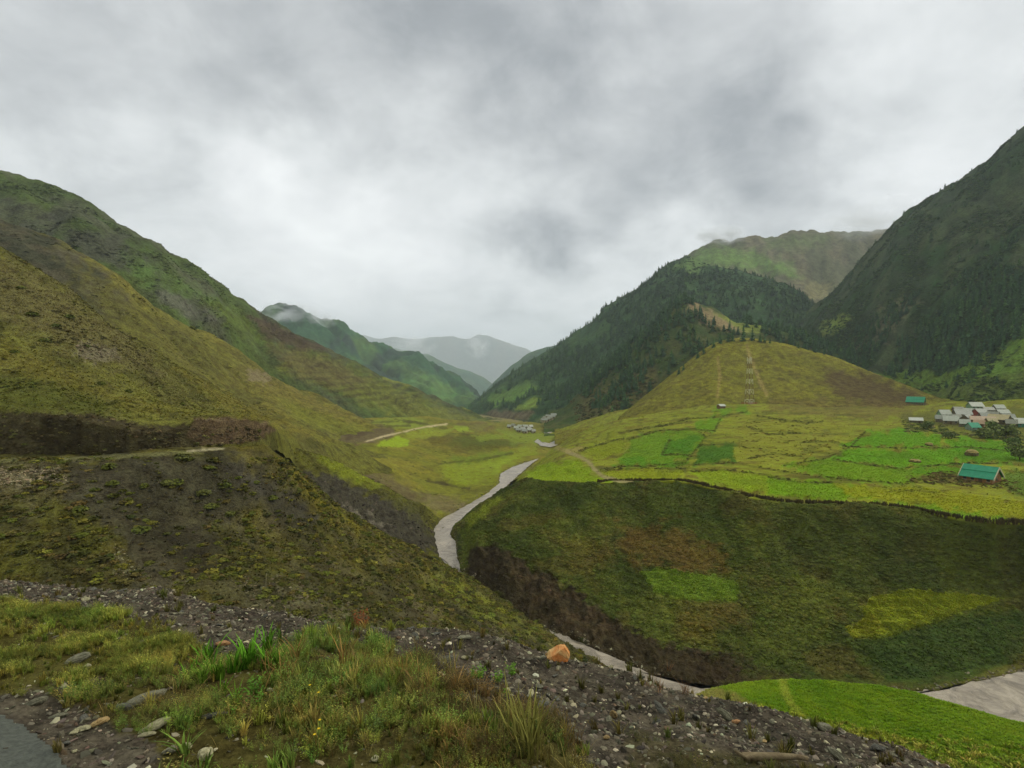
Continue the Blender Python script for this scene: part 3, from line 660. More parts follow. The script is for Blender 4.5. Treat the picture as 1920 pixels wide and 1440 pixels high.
_e = np.array(EDGE); TP.mix(sstep(1, 4, TP.py - np.interp(TP.px, _e[:, 0], _e[:, 1])), (72, 78, 38))
TP.line([(1062, 846), (1085, 855), (1104, 866), (1114, 880), (1130, 893), (1160, 902), (1220, 906)], 3.4, (128, 120, 96), .95, 1)
TP.line([(1040, 838), (1062, 846), (1090, 842)], 4, (132, 120, 86), .7, 2)
# ---- bank of the gorge below the terrace
RB = Landform(836, 2420, 2.6, [
    ('pre', -14, -2.5),
    [(836, 1092, 147), (860, 1080, 149.5), (900, 1112, 139.5), (960, 1152, 126), (1040, 1192, 115.5), (1120, 1230, 107.5), (1210, 1270, 100), (1300, 1302, 95.5), (1400, 1310, 94.5), (1600, 1312, 94.5), (1760, 1312, 94), (1850, 1287, 97.2), (1920, 1269, 99.7), (2420, 1240, 105)],
    [(836, 1065, 157), (860, 1040, 164), (900, 1042, 151), (960, 1064, 142), (1040, 1104, 130), (1120, 1144, 121), (1210, 1184, 113), (1300, 1205, 109), (1400, 1205, 108), (1600, 1205, 107), (1760, 1195, 107), (1920, 1184, 110), (2420, 1150, 115)],
    [(836, 1002, 190), (860, 992, 187), (900, 972, 178), (960, 972, 165), (1040, 986, 154), (1120, 1000, 148), (1210, 1010, 143), (1300, 1015, 139), (1400, 1026, 134), (1600, 1050, 125), (1760, 1060, 123), (1920, 1070, 122), (2420, 1060, 125)],
    EDGE, ('off', 3, -4)], 2.2, [(22, 1.0, 3, (1, 1.8), .1), (13, .8, 4, (1, 2.6), .1, 'r'), (4, .26, 4), (1.4, .1, 3)], 17, 5)
RB.base((76, 84, 40)).nz((92, 98, 46), 16, .05, .3, .7).nz((50, 62, 34), 22, .1, .3, .6, (1, 1), 2).nz((84, 74, 44), 12, .3, .2, .5, (1, 1), 3)
RB.poly([(990, 905), (1150, 915), (1330, 925), (1380, 990), (1420, 1060), (1300, 1060), (1160, 960), (1000, 960)], (58, 70, 34), 20, 16, .6)
RB.poly([(1420, 950), (1920, 985), (2420, 1000), (2420, 1180), (1920, 1130), (1600, 1100), (1450, 1060)], (62, 70, 38), 20, 20, .55)
_st = sstep(.1, .8, np.sin(RB.Z / 1.35 * 2 * np.pi + 2.2 * fbm(RB.X / 14, RB.Y / 14, 3, 61)))
RB.mix(_st * .3, (52, 54, 30)); RB.W[..., 2] += .16 * _st; RB.refresh()
RB.poly([(1160, 990), (1260, 985), (1360, 1040), (1366, 1078), (1290, 1075), (1200, 1060), (1150, 1030)], (96, 78, 46), 16, 26, .7, 30)
RB.poly([(1020, 1000), (1140, 1010), (1150, 1060), (1080, 1060)], (96, 84, 46), 14, 14, .5)
RB.poly([(1200, 1075), (1230, 1066), (1330, 1078), (1372, 1090), (1386, 1108), (1380, 1128), (1290, 1128), (1230, 1110)], (104, 126, 46), 2, 4, .95)
RB.poly([(1320, 1132), (1400, 1130), (1410, 1160), (1330, 1160)], (88, 76, 44), 10, 12, .5)
RB.poly([(1640, 1118), (1700, 1108), (1780, 1112), (1880, 1124), (1820, 1142), (1740, 1172), (1660, 1196), (1600, 1196), (1580, 1180), (1620, 1165), (1615, 1140)], (128, 136, 42), 2.5, 4, .95)
RB.poly([(1580, 1180), (1640, 1150), (1650, 1190), (1600, 1198)], (124, 118, 42), 5, 6, .4)
RB.poly([(1610, 1210), (1700, 1180), (1830, 1150), (1920, 1150), (1920, 1230), (1800, 1290), (1660, 1280)], (48, 66, 36), 14, 10, .7)
RB.poly([(866, 1015), (900, 1020), (960, 1040), (1010, 1070), (1060, 1090), (1110, 1130), (1180, 1180), (1270, 1220), (1370, 1235), (1390, 1290), (1300, 1312), (1200, 1270), (1040, 1195), (930, 1120), (880, 1085)], (54, 46, 40), 6, 14, .94, 26)
RB.poly([(930, 1050), (1010, 1075), (1110, 1130), (1180, 1185), (1100, 1200), (1000, 1140)], (74, 62, 52), 8, 14, .6, 16, 30, 3.5, .05)
RB.poly([(860, 990), (880, 985), (905, 1000), (880, 1030), (866, 1060)], (88, 98, 42), 5, 6, .8)
RB.poly([(870, 975), (930, 935), (950, 930), (910, 965), (880, 990)], (112, 122, 44), 5, 5, .85)
RB.poly([(1270, 1150), (1330, 1150), (1340, 1210), (1280, 1200)], (94, 84, 40), 12, 12, .5)
RB.poly([(1800, 1290), (1900, 1240), (1960, 1230), (1960, 1260), (1840, 1290)], (88, 86, 46), 6, 8, .7)
# ---- cropped ledge below the viewer on the near bank
FLD = Landform(1270, 2420, 3, [
    [(1270, 1640, 44), (1920, 1640, 44), (2420, 1640, 44)],
    [(1270, 1430, 57), (1600, 1405, 60), (1920, 1455, 55), (2420, 1500, 52)],
    [(1270, 1318, 70), (1330, 1293, 74), (1400, 1280, 75), (1480, 1274, 75), (1560, 1278, 74), (1640, 1288, 72), (1720, 1302, 70), (1780, 1318, 68), (1850, 1335, 66), (1920, 1357, 64), (2420, 1450, 58)],
    ('off', 2.5, -3), ('off', 15, -14)], 3, [(12, .35, 3), (2, .07, 3)], 18, 6)
FLD.base((90, 116, 24)).nz((80, 110, 22), 7, 0, .3, .8)  .nz((102, 122, 28), 4, .1, .3, .5, (1, 1), 2)
FLD.nz((100, 122, 34), 11, .12, .3, .5, (1, 1.6), 5).nz((80, 108, 24), 6, .15, .25, .4, (1, 1.4), 6)
FLD.line([(1466, 1276), (1474, 1310), (1500, 1350), (1530, 1372)], 8, (136, 142, 60), .6, 3)
FLD.poly([(1500, 1350), (1620, 1370), (1720, 1400), (1640, 1400), (1500, 1370)], (122, 112, 40), 8, 8, .6)
FLD.poly([(1270, 1300), (1345, 1290), (1390, 1310), (1420, 1330), (1270, 1340)], (120, 112, 70), 8, 6, .8)
# ---- verge the viewer stands on
FG = Landform(-500, 2500, 5, [
    [(-500, 2000, 1.2), (960, 2000, 1.25), (2500, 2000, 1.4)],
    [(-500, 1440, 2.1), (960, 1440, 2.35), (1700, 1446, 3.0), (2500, 1560, 3.1)],
    [(-500, 1300, 2.7), (300, 1300, 2.85), (900, 1330, 3.0), (1300, 1382, 3.2), (1700, 1432, 3.3), (2500, 1600, 3.2)],
    [(-500, 1180, 3.6), (0, 1180, 3.7), (300, 1190, 3.75), (600, 1240, 3.6), (900, 1268, 3.65), (1100, 1312, 3.6), (1300, 1350, 3.55), (1500, 1386, 3.45), (1700, 1428, 3.4), (2500, 1680, 3.25)],
    [(-500, 1060, 5.0), (0, 1090, 5.2), (150, 1104, 5.2), (300, 1107, 5.1), (430, 1140, 4.8), (560, 1161, 4.6), (640, 1177, 4.5), (780, 1183, 4.5), (900, 1190, 4.5), (1000, 1217, 4.4), (1100, 1240, 4.3), (1180, 1265, 4.2), (1240, 1290, 4.1), (1330, 1308, 4.0),
     (1420, 1331, 3.9), (1500, 1353, 3.8), (1600, 1379, 3.7), (1700, 1411, 3.6), (1760, 1443, 3.5), (2000, 1550, 3.4), (2500, 1720, 3.3)],
    ('off', .5, -.35), ('off', 1.5, -1.7), ('off', 8, -9), ('off', 25, -22)], 4, [(.9, .035, 3), (.25, .016, 3), (.07, .006, 2)], 19, 8)
FG.base((66, 61, 62)).nz((86, 80, 78), .5, 0, .3, .6).nz((42, 40, 40), .25, .1, .25, .6, (1, 1), 2)
G_LEFT = [(-200, 1125), (40, 1130), (200, 1150), (310, 1178), (370, 1205), (400, 1240), (330, 1262), (200, 1270), (60, 1300), (-200, 1300)]
G_MID = [(350, 1255), (440, 1232), (540, 1225), (620, 1212), (720, 1215), (800, 1255), (835, 1300), (880, 1340), (1000, 1360), (1090, 1400), (1100, 1440), (1100, 1600), (280, 1600), (300, 1400), (200, 1360), (110, 1310), (200, 1280)]
G_RIGHT = [(1180, 1370), (1300, 1390), (1420, 1420), (1560, 1440), (1700, 1600), (1180, 1600)]
for _g, _a in ((G_LEFT, .9), (G_MID, .85), (G_RIGHT, .4)): FG.poly(_g, (70, 66, 36), 10, 14, _a, 40)
ROADP = [(-500, 1300), (0, 1338), (50, 1365), (100, 1405), (128, 1440), (230, 1560), (400, 2000), (-500, 2000)]

SCAR_P = [(866, 1015), (900, 1020), (960, 1040), (1010, 1070), (1060, 1090), (1110, 1130), (1180, 1180), (1270, 1220), (1370, 1235), (1390, 1290), (1300, 1312), (1200, 1270), (1040, 1195), (930, 1120), (880, 1085)]
# the stream has cut its bed into every bank it touches
RZ = -57.1
def plane_pts(pts, z):
    a = np.array(pts, float); d = depth_on_plane(a[:, 0], a[:, 1], z); return P(a[:, 0], a[:, 1], d)
LB = [(2400, 1470), (1930, 1385), (1850, 1350), (1770, 1330), (1600, 1345), (1400, 1345), (1300, 1322), (1210, 1290), (1120, 1262), (1060, 1232), (1000, 1200), (930, 1155), (870, 1104), (846, 1072), (823, 1042), (815, 1008), (813, 992), (828, 973), (868, 951), (912, 926), (936, 906), (938, 888), (962, 875), (992, 865), (1008, 860)]
RBK = [(2400, 1238), (1930, 1258), (1850, 1276), (1770, 1300), (1600, 1298), (1400, 1300), (1300, 1294), (1210, 1262), (1120, 1222), (1060, 1194), (1030, 1184), (1000, 1176), (930, 1134), (885, 1098), (862, 1066), (856, 1040), (854, 1016), (843, 1002), (850, 986), (872, 968), (902, 951), (932, 931), (947, 914), (966, 897), (984, 881), (1000, 867), (1010, 861)]

_rp = np.concatenate([plane_pts(LB, RZ), plane_pts(RBK, RZ)[::-1]])[:, :2]
for _lf in (S2, BL, RB):
    sd_ = seg_dist(_lf.X, _lf.Y, _rp, True)
    cut = RZ - .12 + np.maximum(0, sd_) * .9 + .15 * fbm(_lf.X / 2.5, _lf.Y / 2.5, 3, 12)
    _lf.W[..., 2] = np.where(sd_ < 5, np.minimum(_lf.W[..., 2], np.where(sd_ < 0, RZ - .9, cut)), _lf.W[..., 2])
    if _lf is RB:
        _b = np.array(RBK[:19])[::-1]; _b = _b[np.argsort(_b[:, 0])]
        far_ = (_lf.py < np.interp(_lf.px, _b[:, 0], _b[:, 1]) + 3) & (_lf.px > 870)
        _lf.W[..., 2] = np.where(far_ & (sd_ > .2) & (sd_ < 12), np.maximum(_lf.W[..., 2], RZ + .05 + .12 * sd_), _lf.W[..., 2])
    if _lf is BL: _lf.W[..., 2] = np.where((sd_ > .4) & (sd_ < 14), np.maximum(_lf.W[..., 2], RZ + .1), _lf.W[..., 2])
    _lf.refresh()
RB.poly([(1280, 1215), (1380, 1228), (1430, 1262), (1500, 1290), (1560, 1320), (1380, 1325), (1280, 1315)], (56, 48, 40), 16, 22, .75, 30)
RB.poly([(1400, 1280), (1620, 1290), (1800, 1285), (1900, 1250), (1960, 1245), (1960, 1270), (1800, 1320), (1400, 1330)], (80, 74, 46), 8, 12, .6, 22)
# raw earth of the scar is ribbed by run-off
_m = RB.mask(SCAR_P, 6, 8, 26); RB.W[..., 2] += _m * (.9 * fbm(RB.X / 3.0, RB.Y / 9.0, 4, 44) + .35 * fbm(RB.X / .9, RB.Y / 2.0, 3, 45)); RB.refresh()
_m = S2.mask([(545, 885), (620, 892), (700, 930), (760, 955), (815, 980), (830, 1000), (790, 1050), (700, 1030), (620, 970)], 6, 8); S2.W[..., 2] += _m * (1.3 * np.abs(fbm(S2.X / 4, S2.Y / 8, 4, 46)) + .4 * fbm(S2.X / 1.2, S2.Y / 1.2, 3, 47)); S2.refresh()

MG = {}
MG['far'] = ground_mat("far_slope", .012, .05, .3, .3, 10)
MG['mount'] = ground_mat("mountain_turf", .06, .4, .5, .8, 2.0)
MG['hill'] = ground_mat("hillside_turf", .2, 1.1, .5, .8, .8, 1.6)
MG['slope'] = ground_mat("slope_turf", .5, 2.6, .55, .8, .4, 1.3)
MG['fields'] = ground_mat("terrace_turf", .3, 2.2, .32, .4, .2, 2.0)
MG['verge'] = ground_mat("verge_earth", 6, 38, .5, .8, .02)

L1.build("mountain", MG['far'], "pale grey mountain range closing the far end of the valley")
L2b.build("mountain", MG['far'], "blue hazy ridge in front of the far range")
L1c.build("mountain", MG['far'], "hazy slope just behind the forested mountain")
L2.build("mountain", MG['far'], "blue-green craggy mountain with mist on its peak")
LM.build("mountain", MG['mount'], "green and grey mountainside with ploughed terraces on its shoulder")
SA.build("hill", MG['hill'], "golden grassy spur below the grey scree")
NH.build("hill", MG['slope'], "near grassy hillside above the road cutting")
S1.build("terrain", MG['slope'], "dark tipped slope of slate and tufts below the road bench")
S2.build("terrain", MG['slope'], "slate bluff beside the river gully")
BL.build("terrain", MG['fields'], "grassy benches and small fields beside the river bend")
M1b.build("mountain", MG['mount'], "high bare meadow ridge behind the forest")
M1.build("mountain", MG['mount'], "mountainside under dark conifer forest")
M2.build("mountain", MG['mount'], "steep rocky mountain rising behind the village")
F1.build("hill", MG['hill'], "forested spur behind the grassy hill")
H1.build("hill", MG['hill'], "smooth olive grass hill behind the lattice tower")
TP.build("terrain", MG['fields'], "terrace of green and yellow fields in front of the village")
RB.build("terrain", MG['slope'], "dark green bank falling from the terrace to the river")
FLD.build("field", MG['fields'], "bright green crop field on the ledge below the verge")
FG.build("ground", MG['verge'], "gravel and earth verge at the road edge")

# base of the land, out to the horizon
me = mesh_from("ground", [(-9400, -1100, -260), (9400, -1100, -260), (9400, 16400, -260), (-9400, 16400, -260)], [[0, 1, 2, 3]])
a_ = me.attributes.new("alb", 'FLOAT_COLOR', 'POINT'); a_.data.foreach_set("color", np.tile(np.append(alb((80, 92, 60)), 1), 4).astype(np.float32))
tag(link("ground", me, MG['far']), "low land under the mountains", kind="structure")

# asphalt at the viewer's feet
def build_road():
    m = seg_dist(FG.px, FG.py, ROADP, True) + 6 * fbm(FG.px / 30, FG.py / 30, 3, 4)
    keep = m < 0
    ny, nx = keep.shape; ii = np.arange(ny * nx).reshape(ny, nx)
    q = keep[:-1, :-1] & keep[1:, :-1] & keep[:-1, 1:] & keep[1:, 1:]
    f = np.stack([ii[:-1, :-1], ii[:-1, 1:], ii[1:, 1:], ii[1:, :-1]], -1)[q]
    W = FG.W.copy()
    k = 9
    Zs = W[..., 2]
    for ax in (0, 1):
        Zs = np.apply_along_axis(lambda v: np.convolve(np.pad(v, k // 2, mode='edge'), np.ones(k) / k, 'valid'), ax, Zs)
    W[..., 2] = np.maximum(Zs, W[..., 2]) + .006
    used, inv = np.unique(f, return_inverse=True)
    me = mesh_from("road", W.reshape(-1, 3)[used], inv.reshape(-1, 4))
    m = paint_mat("asphalt", (68, 72, 74), .75, .3, 45, .4, .6)
    tag(link("road", me, m), "edge of the grey asphalt road at the near corner", kind="structure")
build_road()

# ---- the river
def water_mat():
    m = bpy.data.materials.new("silty_water"); m.use_nodes = True
    nt = m.node_tree; N = nt.nodes; L = nt.links; b = N['Principled BSDF']
    b.inputs['Roughness'].default_value = .32; b.inputs['Specular IOR Level'].default_value = .5
    tc = N.new('ShaderNodeTexCoord'); n = N.new('ShaderNodeTexNoise'); n.inputs['Scale'].default_value = .22; n.inputs['Detail'].default_value = 10; n.inputs['Roughness'].default_value = .78; n.inputs['Distortion'].default_value = 1.2
    L.new(tc.outputs['Object'], n.inputs['Vector'])
    r = N.new('ShaderNodeValToRGB'); L.new(n.outputs[0], r.inputs[0])
    r.color_ramp.elements[0].position = .38; r.color_ramp.elements[0].color = (*alb((104, 96, 96)), 1)
    r.color_ramp.elements[1].position = .6; r.color_ramp.elements[1].color = (*alb((164, 154, 156)), 1)
    L.new(r.outputs[0], b.inputs['Base Color'])
    bp = N.new('ShaderNodeBump'); bp.inputs['Strength'].default_value = .8; bp.inputs['Distance'].default_value = .4
    L.new(n.outputs[0], bp.inputs['Height']); L.new(bp.outputs[0], b.inputs['Normal'])
    return m
WATER = water_mat()
def ribbon(name, A, B, mat, n=160, nc=8, zf=None, label=None, kind="structure", rough=0.0):
    A, B = np.array(A), np.array(B)
    def rs(Q):
        t = np.concatenate([[0], np.cumsum(np.linalg.norm(np.diff(Q, axis=0), axis=1))]); t /= t[-1]
        u = np.linspace(0, 1, n); return np.stack([np.interp(u, t, Q[:, k]) for k in range(3)], -1)
    A, B = rs(A), rs(B)
    if rough:
        for Q, sd in ((A, 1), (B, 2)):
            Q[:, :2] += rough * np.stack([fbm(np.arange(n) / 4., np.zeros(n), 3, sd), fbm(np.arange(n) / 4., np.ones(n) * 5, 3, sd)], -1)
    f = np.linspace(0, 1, nc)[None, :, None]
    W = A[:, None] * (1 - f) + B[:, None] * f
    if zf is not None: W[..., 2] = zf(W)
    ii = np.arange(n * nc).reshape(n, nc)
    me = mesh_from(name, W.reshape(-1, 3), np.stack([ii[:-1, :-1], ii[:-1, 1:], ii[1:, 1:], ii[1:, :-1]], -1).reshape(-1, 4))
    return tag(link(name, me, mat), label, kind=kind)
_far = plane_pts(RBK, RZ); _far[:, 1] += .8      # the water sheet runs on under the bank
ribbon("river", plane_pts(LB, RZ), _far, WATER, 260, 9, None, "silty pink-grey river winding down the gorge", rough=.7)
def drape(lf, pts, dz):
    out = []
    for p in pts:
        q = lf.at(*p); out.append((q[0], q[1], q[2] + dz))
    return out
_c1 = [(1008, 824), (1016, 830), (1030, 832), (1044, 826), (1056, 818), (1058, 812), (1050, 810), (1040, 813), (1020, 813)]
_c2 = [(1002, 829), (1014, 837), (1032, 840), (1052, 833), (1068, 822), (1071, 809), (1054, 804), (1040, 808), (1020, 809)]
ribbon("river", drape(BL, _c1, .6), drape(BL, _c2, .6), WATER, 90, 5, None, "pale upper bend of the river beside the far hamlet", rough=.5)

# ================================================================== vegetation
def shade_attr(me, vals):
    a = me.attributes.new("shade", 'FLOAT', 'FACE'); a.data.foreach_set("value", np.asarray(vals, np.float32))

def conifer_meshes(seed, slim=1.0):
    """spruce one unit tall: tapered trunk and a ragged crown of drooping branch whorls"""
    r = random.Random(seed)
    tv, tf = [], []
    for k, (z, q) in enumerate(((0, .022), (.25, .017), (.95, .003))):
        for a in range(5): tv.append((q * math.cos(a * 1.2566), q * math.sin(a * 1.2566), z))
    for k in range(2):
        for a in range(5): tf.append((k * 5 + a, k * 5 + (a + 1) % 5, k * 5 + 5 + (a + 1) % 5, k * 5 + 5 + a))
    v, f, sh = [], [], []
    tiers = 9; z0 = r.uniform(.06, .16)
    for k in range(tiers):
        t = k / (tiers - 1); z = z0 + (1 - z0) * t ** .92 * .93
        R = (.2 * (1 - t) ** .8 + .022) * slim * r.uniform(.85, 1.15); n = 8 if t < .6 else 6
        a0 = r.uniform(0, 6.28)
        for b in range(n):
            a = a0 + b * 6.283 / n + r.uniform(-.3, .3); q = R * r.uniform(.6, 1.25)
            dz = -q * r.uniform(.25, .6); w = q * r.uniform(.32, .5)
            ca, sa = math.cos(a), math.sin(a); i = len(v)
            v += [(0, 0, z + .075), (ca * q * .55 - sa * w, sa * q * .55 + ca * w, z + dz * .5), (ca * q, sa * q, z + dz), (ca * q * .55 + sa * w, sa * q * .55 - ca * w, z + dz * .5)]
            f += [(i, i + 1, i + 2), (i, i + 2, i + 3)]; s_ = r.random(); sh += [s_, s_ * .7]
    i = len(v); v += [(.02, 0, .93), (-.01, .018, .93), (-.01, -.018, .93), (0, 0, 1.0)]
    f += [(i, i + 1, i + 3), (i + 1, i + 2, i + 3), (i + 2, i, i + 3)]; sh += [.5] * 3
    tm = mesh_from("trunk", tv, None, tf); cm = mesh_from("crown", v, None, f, False); shade_attr(cm, sh)
    return tm, cm

def join_mesh(name, parts):
    v, f, mi, sh, mats = [], [], [], [], []
    for me in parts:
        o = len(v); v += [tuple(x.co) for x in me.vertices]; f += [tuple(o + q for q in p.vertices) for p in me.polygons]
        k = len(mats); mats.append(me.materials[0]); mi += [k] * len(me.polygons)
        a = me.attributes.get("shade"); sh += [x.value for x in a.data] if a else [.5] * len(me.polygons)
    me = mesh_from(name, v, None, f, False)
    for m in mats: me.materials.append(m)
    me.polygons.foreach_set("material_index", np.array(mi, np.int32)); shade_attr(me, sh)
    return me

def leafy_mat(name, cols, var=.45, transl=.0):
    m = bpy.data.materials.new(name); m.use_nodes = True
    nt = m.node_tree; N = nt.nodes; L = nt.links; b = N['Principled BSDF']; b.inputs['Roughness'].default_value = .9; b.inputs['Specular IOR Level'].default_value = .1
    oi = N.new('ShaderNodeObjectInfo'); rp = N.new('ShaderNodeValToRGB'); L.new(oi.outputs['Random'], rp.inputs[0])
    while len(rp.color_ramp.elements) < len(cols): rp.color_ramp.elements.new(.5)
    for k, c in enumerate(cols): rp.color_ramp.elements[k].position = k / (len(cols) - 1); rp.color_ramp.elements[k].color = (*alb(c), 1)
    sh = N.new('ShaderNodeAttribute'); sh.attribute_name = 'shade'
    mr = N.new('ShaderNodeMapRange'); mr.inputs[3].default_value = 1 - var; mr.inputs[4].default_value = 1 + var; L.new(sh.outputs['Fac'], mr.inputs[0])
    hs = N.new('ShaderNodeHueSaturation'); L.new(rp.outputs[0], hs.inputs['Color']); L.new(mr.outputs[0], hs.inputs['Value']); L.new(hs.outputs[0], b.inputs['Base Color'])
    return m
M_BARK = paint_mat("bark", (70, 60, 50), .9, .3, 6)
M_CON = leafy_mat("conifer_needles", [(48, 76, 54), (58, 88, 54), (50, 80, 60), (74, 104, 60)])
CON = []
for k in range(6):
    t_, c_ = conifer_meshes(k, (.9, 1.05, .8, 1.2, 1.0, .9)[k]); t_.materials.append(M_BARK); c_.materials.append(M_CON); CON.append((t_, c_))

PROTO = {}
def proto_set(key, meshes):
    c = bpy.data.collections.new("proto_" + key)
    for k, me in enumerate(meshes):
        c.objects.link(bpy.data.objects.new("proto_%s_%02d" % (key, k), me))
    PROTO[key] = (c, len(meshes)); return c
proto_set("conifer", [join_mesh("conifer", c) for c in CON])

def scatter_gn(name, key, pts, scale, label, tint=None, rot=None, r=rng):
    """one mass of alike growth: many small pieces on measured points"""
    n = len(pts); coll, nv = PROTO[key]
    me = bpy.data.meshes.new(name); me.vertices.add(n); me.vertices.foreach_set("co", np.asarray(pts, np.float32).ravel())
    def attr(nm, ty, dat, fld):
        a = me.attributes.new(nm, ty, 'POINT'); a.data.foreach_set(fld, np.asarray(dat, np.float32 if ty != 'INT' else np.int32).ravel())
    scale = np.asarray(scale, float)
    if scale.ndim == 1: scale = np.stack([scale] * 3, -1)
    attr("sc", 'FLOAT_VECTOR', scale, "vector")
    if rot is None: rot = np.stack([r.normal(0, .06, n), r.normal(0, .06, n), r.random(n) * 6.283], -1)
    attr("ro", 'FLOAT_VECTOR', rot, "vector")
    attr("pick", 'INT', r.integers(0, nv, n), "value")
    if tint is not None: attr("tint", 'FLOAT_COLOR', np.concatenate([np.clip(tint, 0, 1), np.ones((n, 1))], 1), "color")
    o = link(name, me); tag(o, label, None, None, "stuff")
    ng = bpy.data.node_groups.new(name, 'GeometryNodeTree')
    ng.interface.new_socket("Geometry", in_out='INPUT', socket_type='NodeSocketGeometry'); ng.interface.new_socket("Geometry", in_out='OUTPUT', socket_type='NodeSocketGeometry')
    N = ng.nodes; L = ng.links
    gi = N.new('NodeGroupInput'); go = N.new('NodeGroupOutput'); ip = N.new('GeometryNodeInstanceOnPoints'); ci = N.new('GeometryNodeCollectionInfo')
    ci.inputs['Collection'].default_value = coll; ci.inputs['Separate Children'].default_value = True; ci.inputs['Reset Children'].default_value = True
    m2p = N.new('GeometryNodeMeshToPoints'); L.new(gi.outputs[0], m2p.inputs[0]); L.new(m2p.outputs[0], ip.inputs['Points'])
    L.new(ci.outputs[0], ip.inputs['Instance']); ip.inputs['Pick Instance'].default_value = True
    def na(nm, ty):
        a = N.new('GeometryNodeInputNamedAttribute'); a.data_type = ty; a.inputs[0].default_value = nm; return a.outputs[0]
    L.new(na("pick", 'INT'), ip.inputs['Instance Index']); L.new(na("ro", 'FLOAT_VECTOR'), ip.inputs['Rotation']); L.new(na("sc", 'FLOAT_VECTOR'), ip.inputs['Scale'])
    L.new(ip.outputs[0], go.inputs[0])
    md = o.modifiers.new("growth", 'NODES'); md.node_group = ng
    return o

# ---- conifers
H1top = (H1.gx, H1.py.min(0))
def inpoly(lf, pts, soft=3, wob=8, wl=22, seed=5): return lf.mask(pts, soft, wob, wl, seed)
TREES = []          # x y z height
def plant(lf, n, m, h0, h1, seed):
    r = np.random.default_rng(seed); p, _ = lf.scatter(n, m, r)
    h = h0 + (h1 - h0) * r.random(len(p)) ** 1.3
    TREES.append(np.concatenate([p, h[:, None]], 1))
mF = inpoly(F1, [(1080, 735), (1150, 668), (1250, 575), (1290, 548), (1302, 585), (1340, 612), (1402, 630), (1345, 646), (1300, 674), (1230, 731), (1200, 754), (1170, 775), (1140, 780), (1110, 770)])
plant(F1, 900, mF * (.12 + .88 * sstep(-.3, .1, fbm(F1.X / 45, F1.Y / 45, 3, 73))), 8, 19, 1)
mFo = mF.copy()
mF2 = inpoly(F1, [(1395, 606), (1470, 590), (1570, 640), (1640, 700), (1560, 690), (1450, 645)])
plant(F1, 300, mF2, 10, 20, 2)
mM = (1 - np.clip(inpoly(M1, [(915, 745), (990, 712), (1012, 728), (950, 757), (912, 765)]) + inpoly(M1, [(955, 770), (1000, 743), (1018, 746), (1005, 768), (970, 775)]) +
      inpoly(M1, [(880, 782), (945, 766), (1000, 770), (1090, 775), (1090, 820), (900, 800)]) + inpoly(M1, [(1262, 505), (1300, 474), (1335, 492), (1300, 518)]), 0, 1))
mM = mM * sstep(-.45, -.1, fbm(M1.X / 120, M1.Y / 120, 3, 77)) * (M1.px > 878)
mMl = np.where(M1.px < 1300, 1.0, .65) * (1 - .85 * sstep(1220, 1420, M1.Y))
plant(M1, 5200, mM * mMl, 7, 15, 3)
mR = inpoly(M2, [(1650, 700), (1690, 640), (1760, 590), (1840, 560), (1920, 520), (2010, 480), (2010, 600), (1930, 632), (1840, 672), (1780, 704), (1700, 700)], 6, 14, 40)
plant(M2, 620, mR, 8, 17, 4)
mR2 = inpoly(M2, [(1570, 640), (1700, 560), (1920, 420), (2010, 380), (2010, 560), (1840, 600), (1690, 680), (1600, 680)], 12, 20, 50) * .8 * sstep(-.1, .2, fbm(M2.X / 60, M2.Y / 60, 3, 71))
plant(M2, 650, mR2, 6, 12, 5)
plant(M2, 900, (M2.py < 640) * sstep(-.2, .3, fbm(M2.X / 70, M2.Y / 70, 3, 72)), 4, 9, 16)
mR3 = inpoly(M2, [(1700, 705), (1790, 712), (1850, 690), (1920, 665), (1960, 700), (1800, 745), (1720, 735)], 4, 8, 30)
plant(M2, 16, mR3, 5, 10, 6)
# pair on the brow of the grass hill and its fringe
r_ = np.random.default_rng(9)
for px, py, h in ((1396, 640, 20), (1413, 640, 18), (1376, 641, 13), (1368, 642, 12), (1428, 643, 12), (1436, 644, 10), (1352, 645, 14), (1446, 645, 9), (1340, 652, 11), (1322, 664, 12), (1310, 672, 10), (1274, 702, 9), (1283, 694, 8), (1500, 655, 9), (1530, 662, 10), (1548, 666, 8)):
    q = H1.at(px, py); TREES.append(np.array([[q[0], q[1] + 3, q[2] - .6, h]]))
TREES = np.concatenate(TREES)
tpx, tpt = proj(TREES[:, :3] + np.array([0, 0, 1]) * TREES[:, 3:] * .9)
hide = (tpx > 1165) & (tpx < 1800) & (TREES[:, 1] > 640) & (tpt > np.interp(tpx, *H1top) - 3)
TREES, tpx, tpt = TREES[~hide], tpx[~hide], tpt[~hide]
size = TREES[:, 3] / TREES[:, 1] * ((tpx > 5) & (tpx < 1915))
order = np.argsort(-size)
for k, i in enumerate(order[:300]):
    x, y, z, h = TREES[i]; t_, c_ = CON[int(r_.integers(0, 6))]
    e = empty("conifer_tree", (x, y, z - .3), r_.random() * 6.28); e.scale = (h * r_.uniform(.9, 1.3), h * r_.uniform(.9, 1.3), h)
    px_ = tpx[i]
    if px_ > 1640: lab, grp = "dark conifer on the lower mountainside above the village", "conifers above the village"
    elif y < 640: lab, grp = "dark conifer on the brow of the grass hill", "conifers on the brow of the grass hill"
    else: lab, grp = "dark green conifer in the forest beside the grass hill", "conifers of the forest beside the grass hill"
    tag(e, lab, "tree", grp)
    link("trunk", t_, None, e); link("crown", c_, None, e)
rest = TREES[order[300:]]
sc = rest[:, 3:] * np.concatenate([r_.uniform(1.1, 1.7, (len(rest), 1))] * 2 + [np.ones((len(rest), 1))], 1)
scatter_gn("conifer_forest", "conifer", rest[:, :3] - [0, 0, .4], sc, "dense dark conifer forest covering the mountainside")

